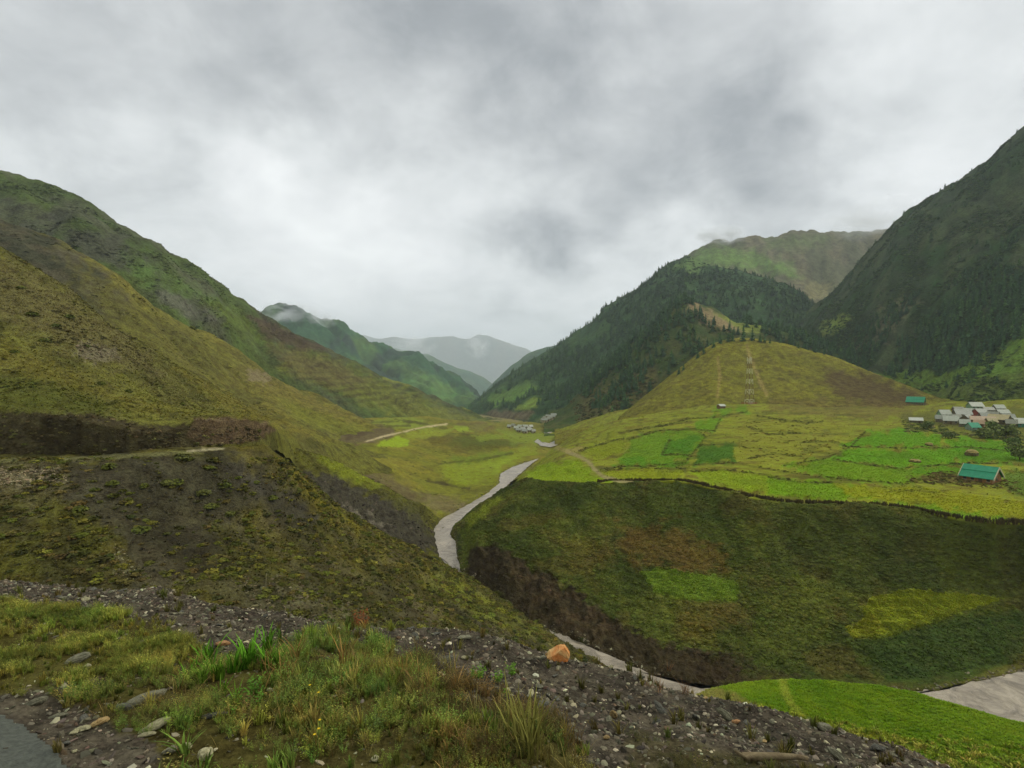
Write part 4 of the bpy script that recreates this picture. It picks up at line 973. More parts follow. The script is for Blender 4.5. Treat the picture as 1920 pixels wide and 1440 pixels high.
# ---- small growth prototypes
def bush_mesh(seed, nl=100, flat=.7):
    r = random.Random(seed); v, f, sh = [], [], []
    for k in range(nl):
        a = r.uniform(0, 6.283); zz_ = r.uniform(-.1, 1); q = math.sqrt(max(0, 1 - zz_ * zz_)) * r.uniform(.55, 1.05)
        c = Vector((q * math.cos(a) * .5, q * math.sin(a) * .5, max(.02, zz_ * flat * .55)))
        n = Vector((math.cos(a) * q, math.sin(a) * q, zz_ + .4)).normalized(); n = (n + Vector((r.gauss(0, .45), r.gauss(0, .45), r.gauss(0, .35)))).normalized()
        t = n.orthogonal().normalized(); t.rotate(Matrix.Rotation(r.uniform(0, 6.28), 3, n)); b = n.cross(t); s = r.uniform(.05, .13)
        i = len(v); v += [c - t * s - b * s * .6, c + t * s * .9 - b * s * .7, c + t * s * .8 + b * s * .8, c - t * s * .5 + b * s]
        f.append((i, i + 1, i + 2, i + 3)); sh.append(r.random() * .7 + .3 * max(0, zz_))
    me = mesh_from("bush", v, None, f, False); shade_attr(me, sh); return me
def tussock_mesh(seed, nb=22, spread=.5, w=.05, bend=.5):
    r = random.Random(seed); v, f, sh = [], [], []
    for k in range(nb):
        a = r.uniform(0, 6.283); q = r.uniform(0, .28); x, y = q * math.cos(a), q * math.sin(a)
        h = r.uniform(.5, 1.0); l = spread * r.uniform(.2, 1); a2 = a + r.gauss(0, .6)
        tx, ty = math.cos(a2), math.sin(a2); ww = w * r.uniform(.7, 1.3); i = len(v)
        m1 = (x + tx * l * .35, y + ty * l * .35, h * .6); m2 = (x + tx * l, y + ty * l, h * (1 - bend * r.random() * .5))
        v += [(x - ty * ww, y + tx * ww, -.03), (x + ty * ww, y - tx * ww, -.03), (m1[0] + ty * ww * .8, m1[1] - tx * ww * .8, m1[2]), (m1[0] - ty * ww * .8, m1[1] + tx * ww * .8, m1[2]), m2]
        f += [(i, i + 1, i + 2, i + 3), (i + 3, i + 2, i + 4)]; s_ = r.random(); sh += [s_ * .8, s_]
    me = mesh_from("tussock", v, None, f, False); shade_attr(me, sh); return me
M_TINT = tint_mat("growth", .5, .9)
def addm(ms, m):
    for x in ms: x.materials.append(m)
    return ms
proto_set("bush", addm([bush_mesh(k) for k in range(5)], M_TINT))
M_CROP = tint_mat("crop_leaf", .16, .9)
proto_set("crop", addm([tussock_mesh(k + 40, 18, .6, .09) for k in range(4)], M_CROP))
M_SCRUB = tint_mat("scrub_leaf", .24, .9)
proto_set("scrub", addm([bush_mesh(k + 60) for k in range(5)], M_SCRUB))
proto_set("tussock", addm([tussock_mesh(k + 20, 16, .6, .07) for k in range(5)], M_TINT))

def tints(n, cols, r, wts=None, jit=.18):
    c = np.array([alb(x) for x in cols]); k = r.choice(len(cols), n, p=wts)
    return c[k] * np.exp(r.normal(0, jit, (n, 1))) * np.exp(r.normal(0, .05, (n, 3)))
def local_tint(lf, ij, r, gain=.9, jit=.2):
    c = lf.C[ij[:, 0], ij[:, 1]]; return c * gain * np.exp(r.normal(0, jit, (len(c), 1))) * np.exp(r.normal(0, .05, (len(c), 3)))

def cover(lf, name, key, n, mask, s0, s1, label, seed, cols=None, gain=.95, hz=1.0, wts=None, jit=.2, near=.0):
    r = np.random.default_rng(seed)
    w = mask / np.maximum(lf.Y, 1) ** near
    w = w * ((lf.px > -60) & (lf.px < 2080))
    p, ij = lf.scatter(n, w, r)
    s = s0 + (s1 - s0) * r.random(n) ** 2.0
    t = tints(n, cols, r, wts, jit) if cols else local_tint(lf, ij, r, gain, jit)
    scv = np.stack([s * r.uniform(.8, 1.3, n), s * r.uniform(.8, 1.3, n), s * hz * r.uniform(.8, 1.2, n)], -1)
    return scatter_gn(name, key, p - np.array([0, 0, .04]) * s[:, None], scv, label, t, r=r)

# gorge bank: knee-high scrub and grass except on the plots and the raw scar
PLOTS = [[(1200, 1075), (1230, 1066), (1330, 1078), (1372, 1090), (1386, 1108), (1380, 1128), (1290, 1128), (1230, 1110)],
         [(1640, 1118), (1700, 1108), (1780, 1112), (1880, 1124), (1820, 1142), (1740, 1172), (1660, 1196), (1600, 1196), (1580, 1180), (1620, 1165), (1615, 1140)]]
SCAR = [(866, 1015), (900, 1020), (960, 1040), (1010, 1070), (1060, 1090), (1110, 1130), (1180, 1180), (1270, 1220), (1370, 1235), (1390, 1290), (1300, 1312), (1200, 1270), (1040, 1195), (930, 1120), (880, 1085)]
m = np.ones_like(RB.X)
for q in PLOTS: m *= 1 - RB.mask(q, 1, 2)
m *= 1 - .93 * RB.mask(SCAR, 4, 10)
m *= (RB.Z > -56.6)
dens = m * (.35 + .65 * sstep(-.3, .3, fbm(RB.X / 9, RB.Y / 9, 3, 31)))
cover(RB, "scrub", "scrub", 26000, dens, .4, 1.3, "low dark green scrub covering the bank below the terrace", 41, None, 1.4, .5, None, .1)
cover(RB, "scrub_grass", "tussock", 16000, m, .25, .6, "rough grass on the bank below the terrace", 42, None, 1.6, .7, None, .1)
mp = np.clip(RB.mask(PLOTS[1], 1, 2), 0, 1)
cover(RB, "crop", "crop", 5000, mp, .4, .8, "yellow-green crop standing on the bank plot", 43, None, 1.5, .5, None, .12)
cover(RB, "crop", "crop", 3000, np.clip(RB.mask(PLOTS[0], 1, 2), 0, 1), .4, .7, "short green crop on the bank plot", 44, None, 1.5, .4, None, .12)
# tipped slope below the road
SLATE = [(120, 868), (300, 856), (430, 852), (520, 905), (600, 968), (560, 985), (460, 955), (400, 1000), (330, 1090), (260, 1090), (230, 1010), (140, 960)]
m = (1 - .62 * S1.mask(SLATE, 10, 30, 46)) * (1 - sstep(101, 108, S1.Y) * (S1.px < 520)) * (S1.py > 858)
d2 = m * (.25 + .75 * sstep(-.2, .3, fbm(S1.X / 5, S1.Y / 5, 3, 32)))
cover(S1, "scrub", "bush", 8000, d2, .4, 1.7, "low scrub on the tipped slope below the road", 45, [(80, 84, 40), (70, 72, 38), (94, 92, 44), (60, 62, 38), (84, 76, 48)], hz=.55, jit=.25)
cover(S1, "scrub_grass", "tussock", 12000, m, .2, .55, "tufted grass on the tipped slope below the road", 46, None, 1.7, .8, None, .28)
m = (1 - .85 * S2.mask([(545, 885), (620, 892), (700, 930), (760, 955), (815, 980), (830, 1000), (790, 1050), (700, 1030), (620, 970)], 6, 10))
cover(S2, "scrub", "bush", 2600, m, .4, 1.2, "scrub round the slate bluff", 47, None, 1.4, .6)
# hillsides on the left
m = sstep(.0, .35, fbm(NH.X / 14, NH.Y / 14 / 1.5, 3, 33)) * (NH.py < 775)
cover(NH, "scrub", "bush", 2600, m, .3, 1.3, "dark low scrub scattered on the near hillside", 48, None, 1.05, .6, None, .3)
cover(NH, "hill_grass", "tussock", 15000, (NH.py < 790) * 1.0 * (NH.Y < 200), .25, .6, "short dry grass on the near hillside", 49, None, 1.6, .7)
m = NH.mask([(-60, 778), (170, 782), (260, 800), (330, 806), (500, 800), (480, 830), (200, 862), (-60, 868)], 3, 4)
cover(NH, "bank_growth", "bush", 3200, m, .25, 1.0, "dull weeds clinging to the road cutting", 50, [(80, 72, 58), (104, 96, 78), (62, 56, 48), (92, 90, 58)], hz=.8)
m = sstep(.05, .35, fbm(SA.X / 26, SA.Y / 26, 3, 34)) * (SA.py < 780)
cover(SA, "scrub", "bush", 2200, m, .6, 2.2, "dark scrub patches on the golden spur", 51, None, 1.1, .5, None, .3)
m = sstep(.05, .3, fbm(LM.X / 50, LM.Y / 50, 3, 35)) * (LM.py < 640)
cover(LM, "scrub", "bush", 5200, m, 1.0, 3.6, "dark scrub patches on the left mountainside", 52, None, 1.15, .45, None, .3)
# right mountain and forest floor
m = sstep(-.1, .3, fbm(M2.X / 45, M2.Y / 45, 3, 36)) * (M2.py < 690)
cover(M2, "scrub", "bush", 20000, m, 1.5, 5.5, "dark scrub over the rocky mountain behind the village", 53, [(54, 78, 44), (66, 90, 50), (76, 94, 54), (48, 68, 44)], hz=.7)
m = inpoly(M2, [(1690, 705), (1790, 712), (1850, 688), (1960, 640), (2000, 760), (1740, 760)]) * sstep(-.1, .3, fbm(M2.X / 22, M2.Y / 22, 3, 37))
cover(M2, "scrub", "bush", 900, m, 1.2, 4.5, "green scrub on the meadow slope above the village", 54, [(60, 78, 40), (74, 92, 44), (52, 68, 40)], hz=.7)
m = inpoly(F1, [(1075, 760), (1130, 740), (1240, 690), (1245, 730), (1200, 760), (1160, 795), (1080, 818)])
cover(F1, "scrub", "bush", 420, m, 3, 7, "brownish broadleaf scrub at the foot of the forest", 55, [(78, 80, 46), (66, 72, 42), (90, 84, 54)], hz=1.1)
cover(F1, "scrub", "bush", 900, mFo, 2.5, 6, "green broadleaf scrub between the conifers", 66, [(70, 94, 50), (60, 84, 48), (86, 104, 56)], hz=1.0)
cover(M1, "scrub", "bush", 1500, (M1.py < 560) * 1.0, 3, 8, "scrub along the upper edge of the forest", 56, [(50, 70, 48), (62, 80, 52)], hz=.7)
cover(H1, "hill_grass", "tussock", 9000, np.ones_like(H1.X) * (H1.Y < 625), .5, 1.1, "short olive grass on the hill behind the tower", 57, None, 1.5, .5)
# terrace: hedged field edges with painted riser shadow lines, and weeds
EDGES = [[(1085, 846), (1150, 826), (1186, 822), (1236, 807), (1305, 806), (1322, 820)], [(1322, 820), (1300, 848), (1284, 868), (1220, 874), (1150, 876), (1122, 882)], [(1256, 824), (1240, 853), (1290, 853)],
         [(1310, 836), (1374, 831)], [(1300, 872), (1380, 868), (1440, 880), (1540, 896), (1640, 904), (1700, 909)], [(1284, 880), (1300, 884), (1360, 881), (1440, 891), (1480, 900)], [(1120, 884), (1200, 877), (1284, 880)],
         [(1580, 838), (1660, 840), (1770, 840), (1800, 838), (1920, 848)], [(1560, 862), (1680, 878), (1800, 870), (1890, 868)], [(1350, 784), (1340, 808), (1300, 806)], [(1240, 800), (1290, 785), (1350, 782), (1400, 772)],
         [(1160, 812), (1230, 800), (1296, 790)], [(1470, 872), (1540, 862), (1590, 842), (1620, 812)], [(1400, 800), (1440, 815), (1500, 812)], [(1400, 860), (1450, 850), (1500, 856)], [(1440, 895), (1500, 905), (1560, 905)],
         [(1700, 904), (1760, 906), (1840, 908)], [(1860, 905), (1920, 930)], [(1660, 922), (1720, 920), (1760, 925)], [(1420, 780), (1480, 790), (1540, 792)], [(1500, 830), (1560, 828), (1585, 836)]]
w = np.zeros_like(TP.X)
for e_ in EDGES: w = np.maximum(w, 1 - sstep(1.0, 2.4, seg_dist(TP.px, TP.py, e_, False) + 1.2 * fbm(TP.px / 12, TP.py / 12, 2, 3)))
TP.mix(w * .5, (72, 72, 36))  # shadow lines of the risers darkened into the ground colour
cover(TP, "field_edge_growth", "bush", 3200, w * (.15 + .7 * (fbm(TP.X / 6, TP.Y / 6, 2, 3) > .05)), .4, 1.2, "dark weedy banks between the terrace fields", 58, [(60, 64, 34), (74, 74, 38), (52, 60, 34), (86, 80, 46)], hz=.6)
m = np.ones_like(TP.X)
for q, c in FIELDS: m *= 1 - TP.mask(q, 1, 1)
cover(TP, "rough_grass", "tussock", 6000, m, .4, .9, "rough grass between the terrace fields", 59, None, 1.6, .7)
m2_ = TP.mask([(1385, 785), (1500, 790), (1570, 820), (1550, 860), (1420, 868), (1385, 830)], 4, 6) * sstep(0, .3, fbm(TP.X / 8, TP.Y / 8, 3, 4))
cover(TP, "scrub", "bush", 500, m2_, .6, 1.8, "scrub on the low knoll among the fields", 60, [(104, 104, 50), (92, 92, 48), (116, 106, 60)], hz=.6)
m2_ = TP.mask([(1690, 790), (1750, 795), (1800, 810), (1920, 812), (1960, 780), (1960, 860), (1900, 850), (1880, 822), (1780, 818), (1700, 808)], 4, 6) * 1.0
cover(TP, "scrub", "bush", 420, m2_, 1.0, 3.2, "bushes and weeds below the village houses", 61, [(84, 98, 54), (98, 108, 58), (72, 84, 50), (108, 106, 74)], hz=.75)
m2_ = TP.mask([(1700, 900), (1760, 886), (1812, 890), (1900, 905), (1920, 930), (1860, 915), (1760, 908)], 3, 5)
cover(TP, "scrub", "bush", 260, m2_, .6, 1.6, "brown weeds beside the teal-roofed house", 62, [(84, 72, 46), (74, 78, 44), (96, 84, 58)], hz=.7)
mF_ = np.zeros_like(TP.X)
for q, c in FIELDS: mF_ = np.maximum(mF_, TP.mask(q, 1, 1))
cover(TP, "crop", "crop", 60000, mF_, .35, .7, "green and yellow crops on the terrace fields", 63, None, 1.4, .3, None, .06, 1.0)
TP.ob.data.attributes["alb"].data.foreach_set("color", np.concatenate([TP.C.reshape(-1, 3), np.ones((TP.C.size // 3, 1))], 1).astype(np.float32).ravel())
m = (BL.Y < 620) * sstep(.05, .35, fbm(BL.X / 16, BL.Y / 16, 3, 38))
cover(BL, "scrub", "bush", 1300, m, .5, 1.8, "low scrub on the benches beside the river", 64, [(78, 78, 44), (66, 70, 40), (88, 82, 50)], hz=.5)
cover(FLD, "crop", "crop", 45000, (FLD.Y < 76) * 1.0, .3, .55, "bright green crop on the ledge below the verge", 65, None, 1.4, .45, None, .07)

cover(FLD, "field_edge_grass", "tussock", 1100, FLD.mask([(1420, 1335), (1520, 1350), (1640, 1372), (1760, 1392), (1930, 1400), (1930, 1470), (1700, 1450), (1500, 1400)], 10, 14, 30), .4, .95, "tall yellowish grass at the near edge of the crop field", 67, [(142, 152, 60), (126, 146, 52), (156, 154, 78)], hz=.8)
# brushwood hedge along the lip of the terrace: one thing, many twigs
def hedge():
    r = np.random.default_rng(70); v, f, sh = [], [], []
    pts = np.array([TP.at(p[0], p[1] - 2) for p in [(1120, 906), (1200, 904)] + [(a, b) for a, b, c in EDGE if 1200 < a <= 1920]] + [TP.at(1960, 982)])
    seg = np.linalg.norm(np.diff(pts, axis=0), axis=1); T = np.concatenate([[0], np.cumsum(seg)])
    for k in range(900):
        t = r.random() * T[-1]; c = np.array([np.interp(t, T, pts[:, j]) for j in range(3)]); c[:2] += r.normal(0, .3, 2); h = r.uniform(.5, 1.25)
        for j in range(7):
            a = r.random() * 6.283; q = r.uniform(.1, .5); w = r.uniform(.06, .16); i = len(v)
            t0 = c + [r.normal(0, .15), r.normal(0, .15), -.5]; t1 = c + [q * math.cos(a), q * math.sin(a), h * r.uniform(.5, 1)]
            v += [t0 + [w, 0, 0], t0 - [w, 0, 0], t1 - [w * .6, w * .3, 0], t1 + [w * .6, w * .3, 0]]; f.append((i, i + 1, i + 2, i + 3)); sh.append(r.random())
    me = mesh_from("hedge", v, None, f, False); shade_attr(me, sh)
    me.materials.append(leafy_mat("brushwood", [(74, 66, 44), (74, 66, 44)], .5))
    tag(link("hedge", me), "dark brushwood hedge along the lip of the field terrace", "hedge")
hedge()


# ================================================================== buildings
def boxmesh(name, x0, x1, y0, y1, z0, z1):
    v = [(x0, y0, z0), (x1, y0, z0), (x1, y1, z0), (x0, y1, z0), (x0, y0, z1), (x1, y0, z1), (x1, y1, z1), (x0, y1, z1)]
    return mesh_from(name, v, None, [(0, 3, 2, 1), (4, 5, 6, 7), (0, 1, 5, 4), (1, 2, 6, 5), (2, 3, 7, 6), (3, 0, 4, 7)], False)
MB = {}
def pm(c, **k):
    if c not in MB: MB[c] = paint_mat("paint_%d" % len(MB), c, **k)
    return MB[c]
M_PANE = paint_mat("dark_window", (34, 36, 38), .3, .1, 3, .5)
M_DOOR = paint_mat("plank_door", (84, 66, 48), .8, .25, 4)
def tin_mat(name, c):
    m = paint_mat(name, c, .5, .14, .9, .4)
    nt = m.node_tree; N = nt.nodes; L = nt.links
    w = N.new('ShaderNodeTexWave'); w.inputs['Scale'].default_value = 1.6; w.bands_direction = 'X'; tc = N.new('ShaderNodeTexCoord'); L.new(tc.outputs['Object'], w.inputs[0])
    bp = N.new('ShaderNodeBump'); bp.inputs['Strength'].default_value = .6; bp.inputs['Distance'].default_value = .05; L.new(w.outputs['Fac'], bp.inputs['Height']); L.new(bp.outputs[0], N['Principled BSDF'].inputs['Normal'])
    return m
TIN = {k: tin_mat("tin_" + k, c) for k, c in dict(grey=(132, 137, 142), white=(158, 164, 170), teal=(36, 138, 116), pink=(158, 134, 118), tan=(156, 146, 116), dull=(128, 130, 130)).items()}

def house(pos, rz, Lx, W, hw, hr, roof, wall, label, group=None, tiers=1, skew=0.0, wins=2, over=.45, cat="house", name="house", trim=None, door=True, endwin=False):
    """gabled house: ridge along local x"""
    e = empty(name, pos, rz); tag(e, label, cat, group)
    a, b = Lx / 2, W / 2
    wv = [(-a, -b, -1.2), (a, -b, -1.2), (a, b, -1.2), (-a, b, -1.2), (-a, -b, hw), (a, -b, hw), (a, b, hw), (-a, b, hw), (-a, 0, hw + hr), (a, 0, hw + hr)]
    wf = [(0, 1, 5, 4), (2, 3, 7, 6), (1, 2, 6, 9, 5), (3, 0, 4, 8, 7), (4, 5, 9, 8), (6, 7, 8, 9)]
    link("wall", mesh_from("wall", wv, None, wf, False), pm(wall, rough=.9, var=.3, scale=1.2), e)
    sl = hr / b
    for s in (-1, 1):
        for k in range(tiers):
            y0, y1 = (0.0, b + over) if tiers == 1 else ((0.0, b * .55) if k == 0 else (b * .5, b + over))
            dz = .12 if tiers == 1 or k == 1 else .34
            o = a + over; th = .12
            v = []
            for y in (y0, y1):
                z = hw + hr - sl * y + dz
                for x in (-o, o): v += [(x, s * y, z), (x, s * y, z + th)]
            f = [(1, 3, 7, 5), (0, 4, 6, 2), (0, 2, 3, 1), (4, 5, 7, 6), (0, 1, 5, 4), (2, 6, 7, 3)]
            r_ob = link("roof", mesh_from("roof", v, None, f, False), TIN[roof], e)
    if trim:
        for x in (-a - over - .06, a + over + .06):
            for s in (-1, 1):
                v = []
                for y in (0, b + over + .1):
                    z = hw + hr - sl * y + .1
                    for xx in (x - .08, x + .08): v += [(xx, s * y, z - .2), (xx, s * y, z + .42)]
                link("barge_board", mesh_from("barge_board", v, None, [(1, 3, 7, 5), (0, 4, 6, 2), (0, 2, 3, 1), (4, 5, 7, 6), (0, 1, 5, 4), (2, 6, 7, 3)], False), pm(trim), e)
    ww, wh = min(.9, Lx * .11), min(1.1, hw * .45)
    n = wins + (1 if door else 0)
    for s in (-1, 1):
        for k in range(n):
            x = -a + Lx * (k + .5) / n; y = s * (b + .03)
            if door and k == n // 2 and s == -1:
                link("door", boxmesh("door", x - .5, x + .5, min(y, y - s * .12), max(y, y - s * .12), .0, min(2.0, hw * .85)), M_DOOR, e)
            else:
                w_ = link("window", boxmesh("window", x - ww / 2, x + ww / 2, min(y, y - s * .12), max(y, y - s * .12), hw * .4, hw * .4 + wh), M_PANE, e)
                fr = boxmesh("sill", x - ww / 2 - .12, x + ww / 2 + .12, min(y, y + s * .12), max(y, y + s * .12), hw * .4 - .14, hw * .4 - .02)
                link("sill", fr, pm((150, 146, 136)), w_)
    if endwin:
        for s in (-1, 1):
            x = s * (a + .03); link("window", boxmesh("window", min(x, x - s * .1), max(x, x - s * .1), -.55, .55, hw * .45, hw * .45 + wh), M_PANE, e)
    return e
D = math.radians
# the near house with the stepped teal roof
def near_house():
    q = TP.at(1846, 905)
    house(tuple(q + [1.5, 3.0, -.2]), D(-60), 8.0, 7.0, 1.9, 2.9, 'teal', (132, 98, 70), "house with bright teal stepped roof and orange brick walls in the field", None, 2, 0, 3, .55, trim=(176, 174, 166), endwin=True)
near_house()
VG = "tin-roofed houses of the village"
def top(px, py, *lfs):
    c = [q for q in (lf.at(px, py) for lf in (lfs or (TP, H1, M2)) if lf.gx[0] <= px <= lf.gx[-1]) if abs(proj(q[None])[1][0] - py) < 2]
    return min(c, key=lambda q: q[1]) if c else TP.at(px, py)
VR = {}
def vh(px, py, rz, L_, W_, hw, hr, roof, wall, label, **k):
    q = top(px, py); return house((q[0], q[1], q[2] - .1), D(-43 + VR.get(label, rz)), L_ * .9, W_ * .95, hw * .85, hr * 1.4, roof, wall, label, VG, **k)
vh(1717, 757, -4, 13.5, 9, 2.2, 2.8, 'teal', (86, 84, 66), "long low house with teal roof alone on the slope above the village", tiers=2, wins=3)
vh(1717, 792, 12, 7, 5, 1.8, 1.0, 'white', (92, 90, 80), "small hut with pale tin roof outside the village", wins=1)
vh(1828, 768, 32, 8.5, 7, 3.2, 1.9, 'white', (110, 136, 126), "topmost village house with pale tin roof and pale green gable", wins=2)
vh(1770, 783, 36, 6.5, 5, 3.0, 1.8, 'white', (118, 146, 136), "narrow village house with white roof and pale green gable end")
vh(1782, 795, 8, 7.6, 6.4, 2.8, 1.9, 'white', (108, 100, 86), "front village house with white two-slope tin roof", wins=2)
vh(1804, 783, 20, 9, 8, 3.0, 2.0, 'grey', (104, 94, 84), "wide village house with plain grey roof", wins=2)
vh(1813, 793, 70, 6.5, 6, 2.8, 1.8, 'grey', (96, 88, 80), "grey-roofed village house turned gable towards the field", wins=1)
vh(1837, 781, 40, 6.5, 6, 3.6, 1.5, 'grey', (128, 66, 62), "village house with dark red wall under a grey roof", wins=2)
vh(1842, 794, 4, 12, 6, 2.8, 1.3, 'pink', (112, 94, 80), "long village house with pinkish brown roof", wins=3)
vh(1873, 793, -14, 10, 8, 2.8, 1.9, 'tan', (100, 92, 76), "village house with broad tan roof", wins=2)
vh(1852, 775, 30, 6, 5, 3.0, 1.2, 'dull', (98, 96, 92), "stone village house with dull roof at the back", wins=1)
vh(1872, 771, 38, 6.5, 4.5, 2.8, 1.5, 'white', (90, 86, 80), "village house with pale roof at the back row end", wins=1)
vh(1879, 780, 38, 7, 4.5, 2.6, 1.4, 'white', (84, 82, 78), "lower of the paired pale-roofed houses at the row end", wins=1)
vh(1824, 806, 48, 6, 4, 2.2, 1.5, 'teal', (120, 140, 140), "small shed with teal roof in front of the village", wins=1)
vh(1836, 800, -4, 5, 4, 2.4, 1.2, 'pink', (128, 104, 86), "small pink-roofed house behind the teal shed", wins=1)
vh(1914, 800, 42, 9, 6, 2.8, 1.8, 'white', (60, 110, 106), "village house with white and teal roof at the picture edge", wins=2)
vh(1796, 774, 32, 6, 4.5, 2.6, 1.4, 'dull', (112, 92, 88), "low dull-roofed house behind the white-roofed one", wins=1)
for px, py, rz, L_, W_, roof, wall, lab in [(1763, 791, 10, 5, 4, 'grey', (100, 92, 82), "small grey-roofed shed at the near end of the village"), (1793, 790, 40, 5, 4, 'dull', (104, 92, 84), "little dull-roofed shed between the white and grey roofs"),
        (1816, 777, 8, 6, 4.5, 'white', (112, 104, 96), "pale-roofed house in the thick of the village below the topmost house"), (1845, 786, 30, 5, 4, 'grey', (120, 84, 76), "small grey-roofed house between the red wall and the tan roof"),
        (1862, 784, -10, 6, 4.5, 'dull', (96, 90, 80), "dull-roofed house just behind the broad tan roof"), (1890, 789, 20, 6, 4.5, 'grey', (98, 94, 88), "grey-roofed house right of the broad tan roof"),
        (1858, 797, 36, 5, 4, 'tan', (104, 92, 76), "small tan-roofed shed below the long pinkish roof"), (1896, 800, 6, 5, 4, 'dull', (92, 88, 80), "low shed beside the white and teal house"), (1808, 800, 16, 5, 3.6, 'white', (100, 96, 88), "small white-roofed shed below the grey gable house")]:
    vh(px, py, rz, L_, W_, 2.6, 1.4, roof, wall, lab, wins=1)
# huts by the tower foot and in the fields
def hut(lf, px, py, rz, L_, W_, hw, hr, roof, wall, label):
    q = top(px, py); return house((q[0], q[1], q[2] - .1), D(rz), L_, W_, hw, hr, roof, wall, label, None, wins=1, name="hut", cat="hut")
hut(TP, 1352, 766, 20, 5, 4, 2.2, 1.2, 'white', (116, 92, 72), "small white-roofed hut below the grass hill, beside the tower")

# far hamlets
r_ = np.random.default_rng(3)
HG = "pale houses of the far hamlet by the river"
spots = [(955, 803), (963, 801), (968, 806), (975, 803), (972, 810), (980, 808), (985, 803), (984, 812), (991, 806), (995, 803), (993, 810), (1000, 812)]
for px, py in spots:
    q = top(px, py, BL, M1); s = r_.uniform(.8, 1.2)
    house((q[0], q[1], q[2]), r_.uniform(-.7, .7), 5.2 * s, 4.2 * s, 2.4, 1.9, ('white', 'grey', 'dull')[int(r_.integers(0, 3))], (140, 132, 118), "pale little house of the far hamlet beside the river", HG, wins=1)
HG2 = "pale houses under the dark forest"
for px, py in [(1018, 790), (1023, 787), (1028, 784), (1032, 788), (1036, 785), (1027, 790), (1038, 782), (1022, 792)]:
    q = top(px, py, M1, BL, F1); s = r_.uniform(.8, 1.2)
    house((q[0], q[1], q[2]), r_.uniform(-.9, .3), 7.0 * s, 5.0 * s, 3.4, 2, ('grey', 'dull')[int(r_.integers(0, 2))], (150, 144, 132), "white little house of the hamlet under the forest", HG2, wins=1)

# ---- the lattice mast
def tube(bm, a, b, r, n=5):
    a, b = Vector(a), Vector(b); d = (b - a); l = d.length
    if l < 1e-6: return
    q = d.to_track_quat('Z', 'Y').to_matrix()
    vs_ = [[bm.verts.new(c + q @ Vector((r * math.cos(k * 6.283 / n), r * math.sin(k * 6.283 / n), 0))) for k in range(n)] for c in (a, b)]
    for k in range(n): bm.faces.new((vs_[0][k], vs_[0][(k + 1) % n], vs_[1][(k + 1) % n], vs_[1][k]))
    bm.faces.new(vs_[0][::-1]); bm.faces.new(vs_[1])
def bmo(name, bm, mat, parent):
    me = bpy.data.meshes.new(name); bm.to_mesh(me); bm.free(); return link(name, me, mat, parent)
def tower():
    q = top(1405, 758); H = 40.0; e = empty("lattice_tower", (q[0], q[1], q[2] - .3), .35)
    tag(e, "tall white lattice telecom tower standing below the grass hill", "tower")
    white, red = paint_mat("mast_white", (186, 186, 178), .5, .1), paint_mat("mast_red", (110, 84, 60), .6, .15)
    hw = lambda z: 2.7 - 1.75 * z / H
    n = 9
    for k in range(n):
        z0, z1 = H * k / n, H * (k + 1) / n - .02; m = white if k % 2 == 0 else red
        c0 = [(sx * hw(z0), sy * hw(z0), z0) for sx, sy in ((-1, -1), (1, -1), (1, 1), (-1, 1))]
        c1 = [(sx * hw(z1), sy * hw(z1), z1) for sx, sy in ((-1, -1), (1, -1), (1, 1), (-1, 1))]
        bm = bmesh.new()
        for j in range(4): tube(bm, c0[j], c1[j], .2)
        leg = bmo("leg_section", bm, m, e)
        bm = bmesh.new()
        for j in range(4):
            i = (j + 1) % 4
            tube(bm, c0[j], c1[i], .09, 4); tube(bm, c0[i], c1[j], .09, 4); tube(bm, c1[j], c1[i], .09, 4)
        bmo("brace", bm, m, leg)
    for a in (0, 2.09, 4.19):
        bm = bmesh.new(); x, y = 2.0 * math.cos(a), 2.0 * math.sin(a)
        tube(bm, (x * .5, y * .5, H - 1), (x, y, H - .6), .07, 4); tube(bm, (x, y, H - 2), (x, y, H + 1.2), .26, 6)
        bmo("antenna", bm, white, e)
    bm = bmesh.new(); tube(bm, (0, 0, H - .5), (0, 0, H + 2.6), .09, 5); bmo("lightning_rod", bm, white, e)
    bm = bmesh.new(); tube(bm, (1.1, -1.1, H * .52), (1.6, -1.7, H * .52), .75, 10); bmo("dish", bm, white, e)
    bm = bmesh.new()
    for j in range(12):
        for s in (0, 1):
            t = -4.4 + 8.8 * j / 11
            for a, b in (((t, -4.4) if s else (-4.4, t)),): tube(bm, (a, b, 0), (a, b, 2.0), .1, 4)
    for z in (.7, 1.4, 2.0):
        tube(bm, (-4.4, -4.4, z), (4.4, -4.4, z), .08, 4); tube(bm, (-4.4, -4.4, z), (-4.4, 4.4, z), .08, 4)
    bmo("fence", bm, paint_mat("rust_fence", (146, 78, 52), .8, .2), e)
    link("cabin", boxmesh("cabin", -2, 1.4, -2.6, -.4, 0, 2.6), paint_mat("cabin_grey", (160, 160, 156), .6, .1), e)
tower()

